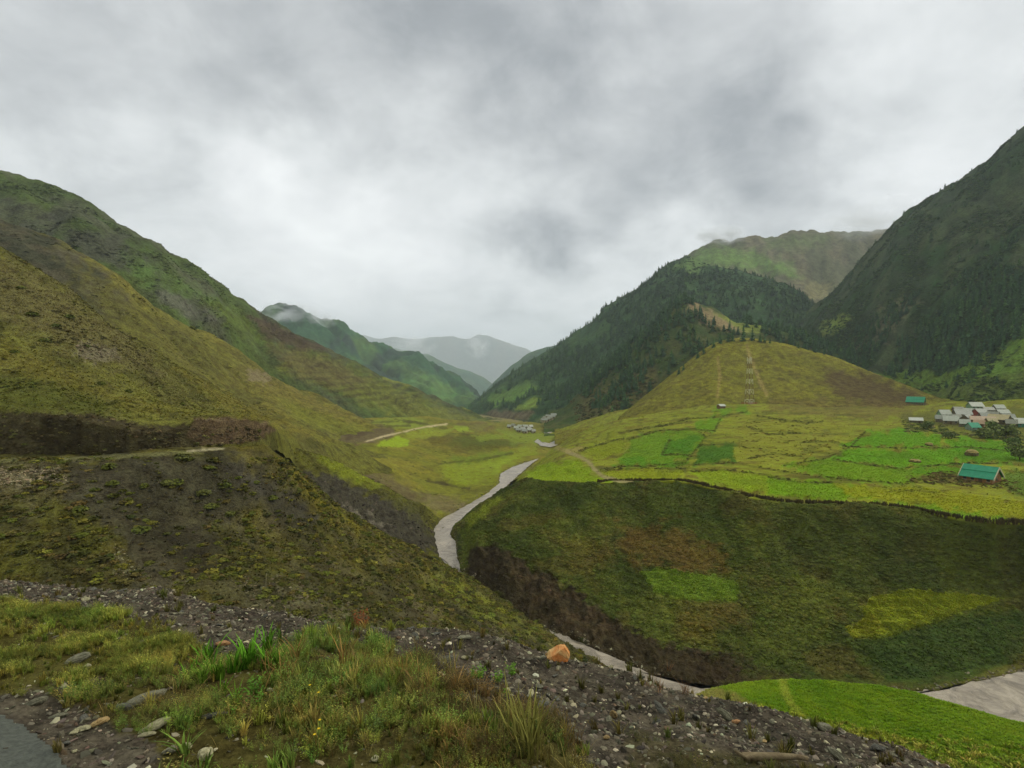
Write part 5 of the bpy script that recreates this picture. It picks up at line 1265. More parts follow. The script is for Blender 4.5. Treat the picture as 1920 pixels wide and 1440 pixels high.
# ---- stacks of straw and hay in the fields
def haystack(lf, px, py, w, h, label):
    q = lf.at(px, py); r = random.Random(px); e = empty("haystack", (q[0], q[1], q[2] - .1), r.uniform(0, 3)); tag(e, label, "haystack")
    v, f = [], []; nr, ns = 7, 14
    for i in range(nr):
        t = i / (nr - 1); rad = w / 2 * math.cos(t * math.pi / 2) ** .7 * (1 + .1 * r.random()); z = h * math.sin(t * math.pi / 2)
        for j in range(ns):
            a = j * 6.283 / ns; k = rad * (1 + r.uniform(-.12, .12)); v.append((k * math.cos(a), k * math.sin(a), z + r.uniform(-.1, .1)))
    for i in range(nr - 1):
        for j in range(ns): f.append((i * ns + j, i * ns + (j + 1) % ns, (i + 1) * ns + (j + 1) % ns, (i + 1) * ns + j))
    k = int(nr * .55) * ns
    link("base", mesh_from("base", v[:k + ns], None, [q_ for q_ in f if max(q_) < k + ns], False), pm((86, 78, 50), rough=.95, var=.4, scale=2), e)
    link("cap", mesh_from("cap", [(x * 1.06, y * 1.06, z + .05) for x, y, z in v], None, [tuple(q_) for q_ in f if min(q_) >= k - ns], False), pm((140, 126, 88), rough=.95, var=.3, scale=2), e)
haystack(TP, 1822, 853, 4.6, 2.3, "big haystack with pale straw cap in the green field, nearer the teal-roofed house")
haystack(TP, 1742, 836, 3.2, 1.6, "small haystack in the green field left of the village")
haystack(TP, 1716, 866, 3.8, 1.1, "low flattened hay heap in the green field")
haystack(TP, 1748, 802, 3.0, 1.4, "pale hay heap beside the village bushes")

# ---- broadleaf trees of the village
M_LEAF = leafy_mat("village_leaves", [(72, 90, 52), (88, 106, 60), (80, 90, 62), (96, 108, 66)], .5)
def round_tree(lf, px, py, h, w, label, seed):
    q = lf.at(px, py); r = random.Random(seed); e = empty("broadleaf_tree", (q[0], q[1], q[2] - .2), r.uniform(0, 6)); tag(e, label, "tree")
    bm = bmesh.new(); tube(bm, (0, 0, 0), (0, 0, h * .4), h * .035, 6)
    for k in range(4):
        a = k * 1.6 + r.random(); tube(bm, (0, 0, h * .3), (w * .25 * math.cos(a), w * .25 * math.sin(a), h * .65), h * .018, 5)
    bmo("trunk", bm, M_BARK, e)
    v, f, sh = [], [], []
    lobes = [(Vector((r.gauss(0, w * .2), r.gauss(0, w * .2), h * r.uniform(.4, .8))), w * r.uniform(.22, .36)) for _ in range(7)]
    for c0, R in lobes:
        s0 = r.random()
        for k in range(46):
            n = Vector((r.gauss(0, 1), r.gauss(0, 1), r.gauss(.2, 1))).normalized(); c = c0 + n * R * r.uniform(.6, 1.05); c.z = max(c.z, .3)
            n = (n + Vector((r.gauss(0, .5), r.gauss(0, .5), r.gauss(0, .5)))).normalized(); t = n.orthogonal().normalized(); b = n.cross(t); s = R * r.uniform(.14, .3); i = len(v)
            v += [c - t * s - b * s * .6, c + t * s - b * s * .7, c + t * s * .8 + b * s, c - t * s * .7 + b * s * .8]; f.append((i, i + 1, i + 2, i + 3)); sh.append(.6 * s0 + .4 * r.random())
    me = mesh_from("crown", v, None, f, False); shade_attr(me, sh); link("crown", me, M_LEAF, e)
for k, (px, py, h, w, lab) in enumerate([
    (1886, 822, 7, 9, "big dark round tree in front of the tan-roofed house"), (1862, 806, 4.5, 8, "wide low tree beside the long pink-roofed house"), (1912, 862, 6, 7, "dark tree by the picture edge above the teal-roofed house"),
    (1905, 838, 4.5, 5, "smaller tree between the village and the picture edge"), (1740, 806, 5, 4.5, "small tree between the pale hut and the village"), (1776, 822, 3.4, 5, "low bushy tree at the corner of the green field"),
    (1852, 822, 4.6, 8, "pale green bushy tree below the teal shed"), (1900, 818, 4, 5, "bushy tree under the white and teal house")]):
    round_tree(TP, px, py, h, w, lab, k)

# ---- single dark shrubs that stand out on the left hillside
def shrub_thing(lf, px, py, w, h, label, group, seed):
    q = lf.at(px, py); me = SHRUBM[seed % 4]; o = link("shrub", me); o.location = (q[0], q[1], q[2] - .1); o.scale = (w, w, h * 1.6); o.rotation_euler = (0, 0, seed * 1.3); tag(o, label, "shrub", group)
SHRUBM = [bush_mesh(200 + k, 150) for k in range(4)]
M_SH = leafy_mat("shrub_leaves", [(72, 80, 42), (86, 92, 46), (78, 80, 50)], .5)
for x in SHRUBM: x.materials.append(M_SH)
SG = "dark shrubs dotted over the near hillside"
for k, (lf, px, py, w, h) in enumerate([(NH, 190, 720, 1.6, 1.0), (NH, 240, 735, 1.5, 1.0), (NH, 342, 758, 1.3, .9), (NH, 85, 640, 2.5, 1.2), (NH, 105, 612, 2.2, 1.2), (NH, 60, 590, 2.4, 1.3), (NH, 130, 595, 2.4, 1.3), (NH, 40, 540, 2, 1),
        (NH, 160, 650, 2.2, 1), (NH, 28, 660, 1.8, .9)]):
    shrub_thing(lf, px, py, w, h, "dark shrub on the near grassy hillside", SG, k)
shrub_thing(SA, 361, 614, 4.5, 3.4, "single round dark shrub on the golden spur crest", None, 3)
SG2 = "green shrubs on the tipped slope below the road"
for k, (px, py, w, h) in enumerate([(340, 858, 2.6, 1.2), (330, 905, 2.2, 1.0), (312, 906, 2.0, .9), (205, 876, 2.0, 1.1), (212, 906, 1.6, .8), (270, 912, 1.3, .8), (262, 995, 2.4, 1.0), (380, 925, 2.6, 1.0), (425, 910, 1.6, .9), (430, 965, 2.0, 1.0), (510, 935, 2.0, 1.0), (192, 1012, 1.0, .6),
        (395, 950, 2.2, .9), (150, 955, 2, .9), (590, 930, 1.6, .8), (560, 920, 1.6, .8), (480, 905, 1.4, .7)]):
    shrub_thing(S1, px, py, w, h, "green shrub rooted on the dark tipped slope below the road", SG2, k + 5)

# ---- stake on the slope
q = S1.at(498, 1098); bm = bmesh.new(); tube(bm, (0, 0, -.2), (.12, 0, 1.6), .045, 5); me = bpy.data.meshes.new("stake"); bm.to_mesh(me); bm.free()
o = link("stake", me, paint_mat("grey_wood", (126, 120, 108), .9, .2)); o.location = q; tag(o, "thin pale stake standing on the tipped slope", "stake")

# ================================================================== the verge: stones, gravel, plants
def stone_mesh(seed, flat=1.0, sub=2, ang=.5):
    r = np.random.default_rng(seed); bm = bmesh.new(); bmesh.ops.create_icosphere(bm, subdivisions=sub, radius=.5)
    ax = np.array([1, r.uniform(.6, .95), r.uniform(.45, .75) * flat])
    pl = [(lambda n: (n / np.linalg.norm(n), r.uniform(.26, .42)))(r.normal(0, 1, 3)) for _ in range(9)]
    for v in bm.verts:
        c = np.array(v.co)
        for n, d in pl:
            k = c @ n - d
            if k > 0: c = c - n * k * (.75 + .25 * ang)
        c = c * ax + .012 * r.normal(0, 1, 3); v.co = c
    me = bpy.data.meshes.new("stone"); bm.to_mesh(me); bm.free(); return me
def stone_mat(name, c1, c2, scale=6, band=True, rough=.85, inst=False):
    m = bpy.data.materials.new(name); m.use_nodes = True; nt = m.node_tree; N = nt.nodes; L = nt.links; b = N['Principled BSDF']; b.inputs['Roughness'].default_value = rough; b.inputs['Specular IOR Level'].default_value = .25
    tc = N.new('ShaderNodeTexCoord'); n = N.new('ShaderNodeTexNoise'); n.inputs['Scale'].default_value = scale; n.inputs['Detail'].default_value = 8; n.inputs['Roughness'].default_value = .65; n.inputs['Distortion'].default_value = .6
    oi = N.new('ShaderNodeObjectInfo'); ad = N.new('ShaderNodeVectorMath'); ad.operation = 'ADD'; L.new(tc.outputs['Object'], ad.inputs[0]); L.new(oi.outputs['Random'], ad.inputs[1]); L.new(ad.outputs[0], n.inputs['Vector'])
    r = N.new('ShaderNodeValToRGB'); L.new(n.outputs[0], r.inputs[0]); r.color_ramp.elements[0].position = .38; r.color_ramp.elements[1].position = .66
    r.color_ramp.elements[0].color = (*alb(c1), 1); r.color_ramp.elements[1].color = (*alb(c2), 1)
    mr = N.new('ShaderNodeMapRange'); mr.inputs[3].default_value = .75; mr.inputs[4].default_value = 1.2; L.new(oi.outputs['Random'], mr.inputs[0])
    hs = N.new('ShaderNodeHueSaturation'); L.new(r.outputs[0], hs.inputs['Color']); L.new(mr.outputs[0], hs.inputs['Value']); L.new(hs.outputs[0], b.inputs['Base Color'])
    bp = N.new('ShaderNodeBump'); bp.inputs['Strength'].default_value = .7; bp.inputs['Distance'].default_value = .03; L.new(n.outputs[0], bp.inputs['Height']); L.new(bp.outputs[0], b.inputs['Normal'])
    return m
SM = dict(slate=stone_mat("slate", (74, 74, 78), (104, 104, 108)), grey=stone_mat("grey_stone", (98, 98, 94), (132, 130, 124)), pale=stone_mat("pale_stone", (140, 136, 120), (176, 172, 158)),
          tan=stone_mat("tan_stone", (136, 112, 84), (168, 148, 118)), pink=stone_mat("pink_stone", (150, 108, 84), (176, 140, 112)), orange=stone_mat("orange_rock", (192, 112, 60), (208, 176, 136), 9))
STN = [stone_mesh(300 + k, (1, .5, .35, .8, .4, .6)[k % 6]) for k in range(12)]
def fgz(px, py): return FG.at(px, py)
def stone(px, py, w, kind, label, group=None, flat=.6, rz=None, seed=0, asp=1.0, tilt=(0, 0), name="stone", cat="stone", sink=.3):
    q = fgz(px, py); d = q[1]; s = w / FPX * d
    me = stone_mesh(1000 + seed, flat, 3 if w > 18 else 2); me.materials.append(SM[kind])
    o = link(name, me); o.location = (q[0], q[1], q[2] + s * flat * (.5 - sink) * .6); o.scale = (s, s * asp, s); r = random.Random(seed)
    o.rotation_euler = (tilt[0], tilt[1], r.uniform(0, 6.28) if rz is None else rz); return tag(o, label, cat, group)
def orange_rock():
    q = fgz(1043, 1236); s = 44 / FPX * q[1]; bm = bmesh.new()
    pts = [(-.52, -.05, .05), (-.5, .15, .12), (-.3, -.3, .0), (-.25, -.28, .34), (-.2, .25, .46), (.05, -.3, .62), (.1, .2, .74), (.3, -.22, .78), (.34, .12, .8), (.5, -.2, .38), (.52, .15, .42), (.42, -.28, .06), (.44, .2, .02), (0, -.36, .02), (0, .3, .0), (-.4, .2, .0)]
    vs_ = [bm.verts.new((x * s * 1.12, y * s, z * s * .78)) for x, y, z in pts]; bmesh.ops.convex_hull(bm, input=vs_)
    bmesh.ops.bevel(bm, geom=list(bm.edges), offset=.025 * s, segments=1, affect='EDGES')
    bmesh.ops.triangulate(bm, faces=bm.faces); bmesh.ops.subdivide_edges(bm, edges=bm.edges, cuts=1)
    r = random.Random(3)
    for v in bm.verts: v.co += Vector((r.gauss(0, .012), r.gauss(0, .012), r.gauss(0, .012))) * s
    me = bpy.data.meshes.new("rock"); bm.to_mesh(me); bm.free()
    m = SM['orange']; me.materials.append(m); o = link("rock", me); o.location = q + [0, 0, -.006]; o.rotation_euler = (0, 0, .1)
    tag(o, "orange angular rock perched on the gravel crest", "rock")
orange_rock()
stone(566, 1206, 26, 'tan', "sandy rounded stone behind the bright grass", None, 1.1, 1.0, 2, sink=.1)
stone(418, 1212, 30, 'pink', "pinkish stone beside the bright green grass tuft", None, .7, .3, 3, .6, sink=.1)
stone(148, 1242, 48, 'grey', "grey slab half buried in the short grass at the far left", None, .7, .4, 4, .6, (.3, -.3), sink=.1)
stone(162, 1254, 18, 'pale', "small pale stone below the half-buried slab", None, .9, .4, 5, sink=.1)
stone(272, 1320, 74, 'grey', "largest grey slab beside the gravel", None, .5, .5, 6, .6, (.2, -.2), sink=.15)
stone(232, 1332, 34, 'slate', "slate block next to the largest grey slab", None, .7, .2, 7, .7, sink=.1)
stone(66, 1322, 50, 'grey', "grey slab nearest the asphalt corner", None, .4, .6, 8, .5, (.1, -.2), sink=.1)
stone(110, 1345, 34, 'grey', "flat grey stone between asphalt and grass", None, .4, .5, 9, .6, sink=.1)
stone(155, 1370, 28, 'pale', "pale rounded stone, upper of the pair near the road", None, .7, .3, 10, sink=.1)
stone(186, 1360, 34, 'tan', "tan stone above the pale pair near the road", None, .7, .8, 11, .7, sink=.1)
stone(140, 1376, 18, 'pale', "small pale stone, lower of the pair near the road", None, .7, .8, 12, sink=.1)
stone(290, 1366, 56, 'pale', "long pale greenish slab in the middle of the verge", None, .45, .45, 13, .45, (.2, -.3), sink=.1)
stone(276, 1380, 32, 'pale', "short pale slab under the long greenish slab", None, .45, .3, 14, .7, sink=.1)
stone(388, 1424, 40, 'pale', "pale beige stone standing at the lower edge", None, 1.1, 1.2, 15, .8, (.2, .5), sink=.05)
stone(346, 1406, 28, 'pale', "rounded pale stone beside the standing beige stone", None, .9, .4, 16, sink=.05)
stone(318, 1412, 26, 'grey', "grey stone left of the rounded pale stone", None, .8, .4, 17, sink=.05)
stone(139, 1411, 11, 'pale', "tiny white pebble on dark gravel beside the road", None, .9, .4, 18, sink=.05)
stone(402, 1345, 50, 'slate', "dark slate lying across the grass", None, .4, .2, 19, .5, (.1, -.1), sink=.1)
stone(702, 1428, 18, 'pale', "white stone in the grass at the lower edge", None, 1.2, .4, 20, sink=.05)
stone(1030, 1312, 30, 'slate', "blue-grey slate tilted up on the gravel bank", None, .35, 1.0, 21, .6, (.3, .9), sink=-.1)
stone(1016, 1324, 38, 'slate', "large slate under the tilted blue-grey one", None, .35, .6, 22, .7, (.4, .3), sink=.0)
stone(1150, 1348, 40, 'tan', "brownish upright slab on the gravel bank", None, .5, 1.4, 23, .55, (.2, .9), sink=0)
stone(1162, 1338, 14, 'pale', "round pale stone touching the brownish slab", None, .9, 1.4, 24, sink=0)
stone(1240, 1335, 44, 'slate', "long slate pointing downhill on the gravel bank", None, .3, -.8, 25, .4, (.2, .6), sink=0)
stone(1360, 1348, 44, 'grey', "long grey stone near the crest above the crop field", None, .6, -.5, 26, .4, (.2, .5), sink=0)
stone(1380, 1356, 18, 'pink', "small brown stone against the long grey one", None, .8, .2, 27, sink=0)
stone(1305, 1350, 36, 'slate', "grey slate stuck upright in the gravel bank", None, .35, 1.3, 28, .5, (.2, .9), sink=0)
stone(1545, 1368, 24, 'grey', "grey stone on the crest against the crop field", None, .8, .2, 29, sink=0)
stone(1645, 1408, 36, 'slate', "oval bluish stone at the lower end of the crest", None, .6, .1, 30, .7, sink=0)
stone(1572, 1424, 44, 'grey', "angular slab below the crest near the crop field", None, .5, -.7, 31, .5, (.2, .4), sink=0)
stone(872, 1197, 30, 'grey', "flat grey stone on the crest left of the orange rock", None, .35, .1, 32, .6, sink=0)
stone(818, 1190, 20, 'slate', "flat slate on the crest behind the tall grass", None, .35, .2, 33, .6, sink=0)
stone(870, 1236, 14, 'pale', "white stone on the dark gravel beside the tall grass", None, .9, .2, 34, sink=0)
stone(900, 1254, 20, 'grey', "pale grey stone above the green weed", None, .6, .5, 35, .7, sink=0)
stone(1018, 1236, 18, 'grey', "grey stone touching the orange rock", None, .6, .5, 36, .7, sink=0)
stone(1145, 1250, 12, 'pale', "white pebble on the crest right of the orange rock", None, .9, .2, 37, sink=0)
stone(1137, 1386, 16, 'tan', "orange-tan stone in the dark gravel below the brownish slab", None, .9, .2, 38, sink=0)

GRAVEL = 1 - np.clip(FG.mask(G_LEFT, 8, 12, 40) * .92 + FG.mask(G_MID, 8, 12, 40) * .93 + FG.mask(G_RIGHT, 8, 12, 40) * .5, 0, 1)
GRAVEL *= 1 - .9 * FG.mask(ROADP, 4, 6, 30)
INV = (FG.Y < 6.0) * (FG.Y > 1.6) * (FG.px > -80) * (FG.px < 2000)
r_ = np.random.default_rng(88)
p, _ = FG.scatter(170, GRAVEL * INV * (FG.py < 1440), r_)
for k in range(len(p)):
    s = r_.uniform(.035, .085) * (1 if r_.random() < .85 else 1.4); me0 = STN[k % 12]
    kind = ['slate', 'grey', 'slate', 'grey', 'pale', 'tan'][int(r_.choice(6, p=[.38, .24, .14, .1, .1, .04]))]
    if not me0.materials: me0.materials.append(None)
    o = link("stone", me0); o.material_slots[0].link = 'OBJECT'; o.material_slots[0].material = SM[kind]
    o.location = p[k] + [0, 0, s * .12]; o.scale = (s, s * r_.uniform(.55, 1), s * r_.uniform(.6, 1)); o.rotation_euler = (r_.normal(0, .35), r_.normal(0, .35), r_.random() * 6.28)
    word = dict(slate="dark slate", grey="grey", pale="pale", tan="tan")[kind]
    tag(o, "small %s stone loose on the gravel verge" % word, "stone", "small %s stones loose on the gravel" % word)

proto_set("gravel", addm([stone_mesh(500 + k, (.5, .8, .4, .9, .6, .35)[k], 1) for k in range(6)], tint_mat("gravel", .25, .85)))
def gravel(n, mask, s0, s1, seed, label, cols, wts):
    r = np.random.default_rng(seed); p, ij = FG.scatter(n, mask, r); s = s0 + (s1 - s0) * r.random(n) ** 2.8
    rot = np.stack([r.normal(0, .5, n), r.normal(0, .5, n), r.random(n) * 6.28], -1)
    scatter_gn("gravel", "gravel", p, np.stack([s, s * r.uniform(.6, 1, n), s], -1), label, tints(n, cols, r, wts, .25), rot, r)
gravel(40000, GRAVEL * INV, .011, .07, 90, "loose dark slaty gravel along the verge", [(104, 98, 98), (82, 77, 78), (130, 124, 122), (184, 180, 172), (104, 90, 84)], [.38, .26, .2, .08, .08])
gravel(2500, (1 - GRAVEL) * INV, .008, .03, 91, "stray pebbles among the verge grass", [(120, 116, 104), (92, 86, 80), (150, 146, 130)], [.5, .3, .2])
# rubble on the tipped slope and pale stones on the banks
proto_set("rubble", addm([stone_mesh(520 + k, .5, 1) for k in range(4)], tint_mat("rubble", .2, .9)))
def rubble(lf, n, mask, s0, s1, seed, label, cols):
    r = np.random.default_rng(seed); p, ij = lf.scatter(n, mask * ((lf.px > -40) & (lf.px < 1960)), r); s = s0 + (s1 - s0) * r.random(n) ** 3
    scatter_gn("rubble", "rubble", p, np.stack([s, s * .7, s * .8], -1), label, tints(n, cols, r, None, .15), np.stack([r.normal(0, .4, n), r.normal(0, .4, n), r.random(n) * 6.28], -1), r)
rubble(S1, 900, S1.mask([(-60, 880), (110, 878), (128, 900), (100, 912), (-60, 918)], 3, 5), .3, 1.0, 92, "pale rubble tipped below the road bench", [(140, 128, 116), (120, 108, 98), (156, 146, 132)])
rubble(S1, 500, S1.mask(SLATE, 10, 20), .12, .5, 93, "loose slates on the tipped slope", [(86, 82, 84), (110, 104, 102), (72, 68, 70)])
rubble(S1, 160, S1.mask([(205, 1020), (235, 1030), (260, 1085), (215, 1085)], 4, 8), .15, .6, 94, "trail of pale stones down the tipped slope", [(150, 146, 128), (130, 124, 108)])
rubble(S1, 500, S1.mask([(440, 1090), (560, 1090), (700, 1150), (730, 1175), (480, 1150)], 8, 12), .3, 1.3, 95, "jutting slate outcrop above the verge crest", [(100, 94, 82), (84, 78, 68), (116, 110, 96)])
rubble(RB, 120, RB.mask([(900, 960), (1900, 1000), (1900, 1260), (1300, 1250), (1000, 1080)], 4, 4), .15, .9, 96, "few pale stones on the green bank", [(150, 144, 130), (124, 116, 100)])
rubble(S2, 400, S2.mask([(560, 890), (700, 935), (815, 985), (790, 1045), (640, 975)], 4, 8), .5, 2.2, 97, "slate blocks of the bluff", [(74, 70, 74), (96, 90, 92), (60, 56, 58)])
rubble(NH, 160, NH.mask([(140, 645), (215, 655), (228, 675), (180, 682), (135, 668)], 4, 6), .6, 2.0, 98, "pale rock outcrop on the near hillside", [(126, 118, 108), (108, 100, 92)])
rubble(SA, 60, SA.mask([(466, 692), (505, 702), (505, 722), (468, 712)], 2, 3), .8, 2.4, 99, "small pale outcrop on the golden spur", [(150, 136, 112), (120, 108, 92)])

for _lf, _n, _sd, _lab in ((BL, 900, 191, "shingle along the left edge of the river"), (RB, 1300, 192, "shingle and boulders along the right edge of the river")):
    sd_ = seg_dist(_lf.X, _lf.Y, _rp, True); w_ = np.exp(-((sd_ - .3) / 1.3) ** 2) * (_lf.W[..., 2] > RZ - .9)
    rubble(_lf, _n, w_, .25, 1.3, _sd, _lab, [(112, 106, 102), (134, 128, 122), (92, 86, 82)])

# ---- verge grass and herbs
def grass_mesh(seed, nb=30, ln=1.0, w=.016, lean=.5):
    r = random.Random(seed); v, f, sh = [], [], []
    for k in range(nb):
        a = r.uniform(0, 6.283); q = r.uniform(0, .2); x, y = q * math.cos(a), q * math.sin(a); h = ln * r.uniform(.45, 1.0); l = lean * h * r.uniform(.1, 1); a2 = a + r.gauss(0, .7)
        tx, ty = math.cos(a2), math.sin(a2); i = len(v); ww = w * r.uniform(.7, 1.4)
        for j, t in enumerate((0, .4, .75)):
            c = (x + tx * l * t * t, y + ty * l * t * t, h * t * (1 - .15 * t)); k_ = ww * (1 - .5 * t)
            v += [(c[0] - ty * k_, c[1] + tx * k_, c[2] - .02), (c[0] + ty * k_, c[1] - tx * k_, c[2] - .02)]
        v.append((x + tx * l, y + ty * l, h * .84)); f += [(i, i + 1, i + 3, i + 2), (i + 2, i + 3, i + 5, i + 4), (i + 4, i + 5, i + 6)]; s_ = r.random(); sh += [s_ * .7, s_ * .9, s_]
    me = mesh_from("grass", v, None, f, False); shade_attr(me, sh); return me
def herb_mesh(seed, ns=9, nl=9, ls=.07):
    r = random.Random(seed); v, f, sh = [], [], []
    for k in range(ns):
        a = r.uniform(0, 6.283); l = r.uniform(.05, .45); h = r.uniform(.5, 1); x0, y0 = .1 * math.cos(a), .1 * math.sin(a); s0 = r.random()
        pt = lambda t: Vector((x0 + math.cos(a) * l * t * t, y0 + math.sin(a) * l * t * t, h * t))
        i = len(v); p0, p1 = pt(0), pt(1); v += [p0 + Vector((.006, 0, 0)), p0 - Vector((.006, 0, 0)), p1]; f.append((i, i + 1, i + 2)); sh.append(.3)
        for j in range(nl):
            t = .2 + .8 * j / nl; c = pt(t); b = r.uniform(0, 6.283); d = Vector((math.cos(b), math.sin(b), r.uniform(-.2, .7))).normalized(); sd = d.cross(Vector((0, 0, 1))).normalized(); s = ls * r.uniform(.6, 1.3)
            i = len(v); v += [c, c + d * s * .55 + sd * s * .28, c + d * s * 1.2, c + d * s * .55 - sd * s * .28]; f.append((i, i + 1, i + 2, i + 3)); sh.append(.4 * s0 + .6 * r.random())
    me = mesh_from("herb", v, None, f, False); shade_attr(me, sh); return me
M_GR = tint_mat("verge_growth", .55, .8, True, .25, .2)
proto_set("grass", addm([grass_mesh(600 + k, 30, 1, .026) for k in range(5)], M_GR))
proto_set("herb", addm([herb_mesh(620 + k) for k in range(6)], M_GR))
proto_set("straw", addm([grass_mesh(640 + k, 9, 1.0, .009, .8) for k in range(4)], M_GR))
GR = [(112, 124, 56), (124, 128, 60), (98, 114, 54), (134, 126, 70), (92, 108, 54)]
def verge(key, n, mask, s0, s1, seed, label, cols, wts=None, name="verge_grass", hz=1.0, jit=.2):
    r = np.random.default_rng(seed); p, ij = FG.scatter(n, mask * INV, r); s = s0 + (s1 - s0) * r.random(n) ** 1.5
    t = tints(n, cols, r, wts, jit); f = fbm(p[:, 0] / .28, p[:, 1] / .28, 3, 66)[:, None]; g = fbm(p[:, 0] / .6, p[:, 1] / .6, 3, 67)[:, None]
    t = t * np.exp(.5 * f) * np.concatenate([np.exp(.22 * g), np.ones_like(g), np.exp(.1 * g)], 1)        # damp green and dry yellow patches
    s = s * np.clip(1 + .5 * f[:, 0], .5, 1.5)
    scatter_gn(name, key, p, np.stack([s * 1.1, s * 1.1, s * hz], -1), label, t, None, r)
mL = FG.mask(G_LEFT, 10, 16, 40); mMd = FG.mask(G_MID, 10, 16, 40); mRt = FG.mask(G_RIGHT, 10, 16, 40)
tall = FG.mask([(520, 1210), (640, 1190), (740, 1200), (810, 1250), (850, 1330), (860, 1440), (560, 1440), (500, 1330)], 14, 16, 40)
patch = sstep(-.2, .2, fbm(FG.X / .5, FG.Y / .5, 3, 61)); patch2 = sstep(-.1, .25, fbm(FG.X / .35, FG.Y / .35, 3, 62))
verge("grass", 2200, mL * (.1 + .9 * patch), .03, .07, 100, "short mossy grass on the left of the verge", [(122, 128, 60), (134, 134, 64), (104, 116, 54), (140, 130, 70)])
verge("herb", 4200, mL * (.05 + .95 * patch), .035, .085, 101, "small leafy weeds in the short verge grass", [(120, 128, 58), (104, 118, 54), (134, 132, 66)], None, "verge_herbs")
verge("grass", 1000, mMd * (.08 + .92 * patch), .04, .09, 102, "rough grass in the middle of the verge", GR)
verge("herb", 4200, np.clip(mMd * patch2 + tall * .6 * patch, 0, 1), .04, .10, 103, "leafy green herbs in the middle of the verge", [(110, 128, 58), (96, 116, 56), (122, 132, 60), (130, 124, 66), (104, 94, 60)], None, "verge_herbs")
verge("herb", 1500, tall * (.1 + .9 * patch), .06, .13, 104, "tall fine-leaved herbs behind the verge grass", [(102, 128, 60), (114, 136, 62), (90, 110, 58), (122, 122, 64)], None, "verge_herbs", 1.1)
verge("grass", 450, tall * patch, .07, .15, 105, "tall green grass at the centre of the verge", [(112, 124, 58), (124, 124, 64), (94, 112, 56), (136, 126, 74)])
dry = FG.mask([(740, 1230), (830, 1230), (900, 1300), (1080, 1380), (1100, 1440), (820, 1440), (770, 1320)], 14, 16, 40)
verge("straw", 900, np.clip(dry + .15 * mMd, 0, 1), .06, .17, 106, "dry straw-coloured stalks among the verge grass", [(128, 112, 70), (110, 92, 56), (142, 128, 86), (96, 84, 46)])
verge("herb", 1100, dry * patch2, .05, .12, 107, "dull brownish herbs at the gravel edge", [(88, 74, 44), (74, 72, 38), (96, 84, 48)], None, "verge_herbs")
verge("herb", 1800, mRt * patch2, .03, .07, 108, "low weeds on the gravel bank", [(74, 74, 40), (64, 68, 38), (88, 82, 50)], None, "verge_herbs")
verge("grass", 500, GRAVEL * patch2 * .5, .04, .1, 109, "sparse grass growing through the gravel", [(84, 84, 44), (98, 92, 54)])

def plant_thing(name, key_mesh, px, py, w, h, n, cols, label, cat, seed, spread=.5):
    """one plant: clumps of leaf blades sharing a root"""
    q = fgz(px, py); r = np.random.default_rng(seed); e = empty(name, tuple(q)); tag(e, label, cat)
    m = leafy_mat("leaf_" + str(seed), [cols, cols], .5)
    for k in range(n):
        me = key_mesh(seed * 10 + k); me.materials.append(m); s = h * r.uniform(.7, 1.05)
        o = link("leaf_clump", me, None, e); o.location = (r.normal(0, w * spread * .5), r.normal(0, w * spread * .5), 0); o.scale = (s, s, s); o.rotation_euler = (0, 0, r.random() * 6.28)
plant_thing("grass_tuft", lambda s: grass_mesh(s, 26, 1, .03, .7), 455, 1248, .34, .24, 9, (84, 130, 40), "bright fresh green grass tuft beside the pinkish stone", "grass tuft", 710, .8)
plant_thing("grass_tuft", lambda s: grass_mesh(s, 24, 1, .03, .7), 420, 1285, .3, .16, 6, (88, 122, 40), "second bright green tuft just below the fresh one", "grass tuft", 711, .8)
plant_thing("dry_grass_tuft", lambda s: grass_mesh(s, 16, 1, .015, 1.2), 530, 1276, .3, .2, 6, (130, 104, 66), "brown dead grass tuft right of the bright green tuft", "grass tuft", 712, .7)
plant_thing("weed", lambda s: herb_mesh(s, 12, 9, .16), 926, 1278, .24, .12, 5, (84, 118, 44), "fresh green leafy weed growing from the dark gravel", "weed", 713, .8)
plant_thing("weed", lambda s: herb_mesh(s, 9, 9, .12), 680, 1172, .1, .19, 3, (116, 66, 44), "rust-red weed on the gravel crest", "weed", 714, .5)
plant_thing("dry_grass_tuft", lambda s: grass_mesh(s, 20, 1, .014, 1.0), 1252, 1296, .24, .14, 6, (134, 104, 86), "pinkish dry grass on the crest above the river", "grass tuft", 715, 1.0)
plant_thing("grass_tuft", lambda s: grass_mesh(s, 12, 1, .04, 1.1), 330, 1436, .2, .13, 4, (94, 116, 56), "broad-bladed green tuft at the lower edge", "grass tuft", 716, .7)
plant_thing("weed", lambda s: herb_mesh(s, 9, 8, .14), 470, 1316, .2, .12, 5, (76, 112, 42), "green weed under the bright tufts", "weed", 717, .8)
plant_thing("grass_tuft", lambda s: grass_mesh(s, 18, 1, .014, .7), 960, 1400, .2, .36, 4, (118, 116, 66), "tall thin grass stalks with pale tips at the lower edge", "grass tuft", 718, .6)

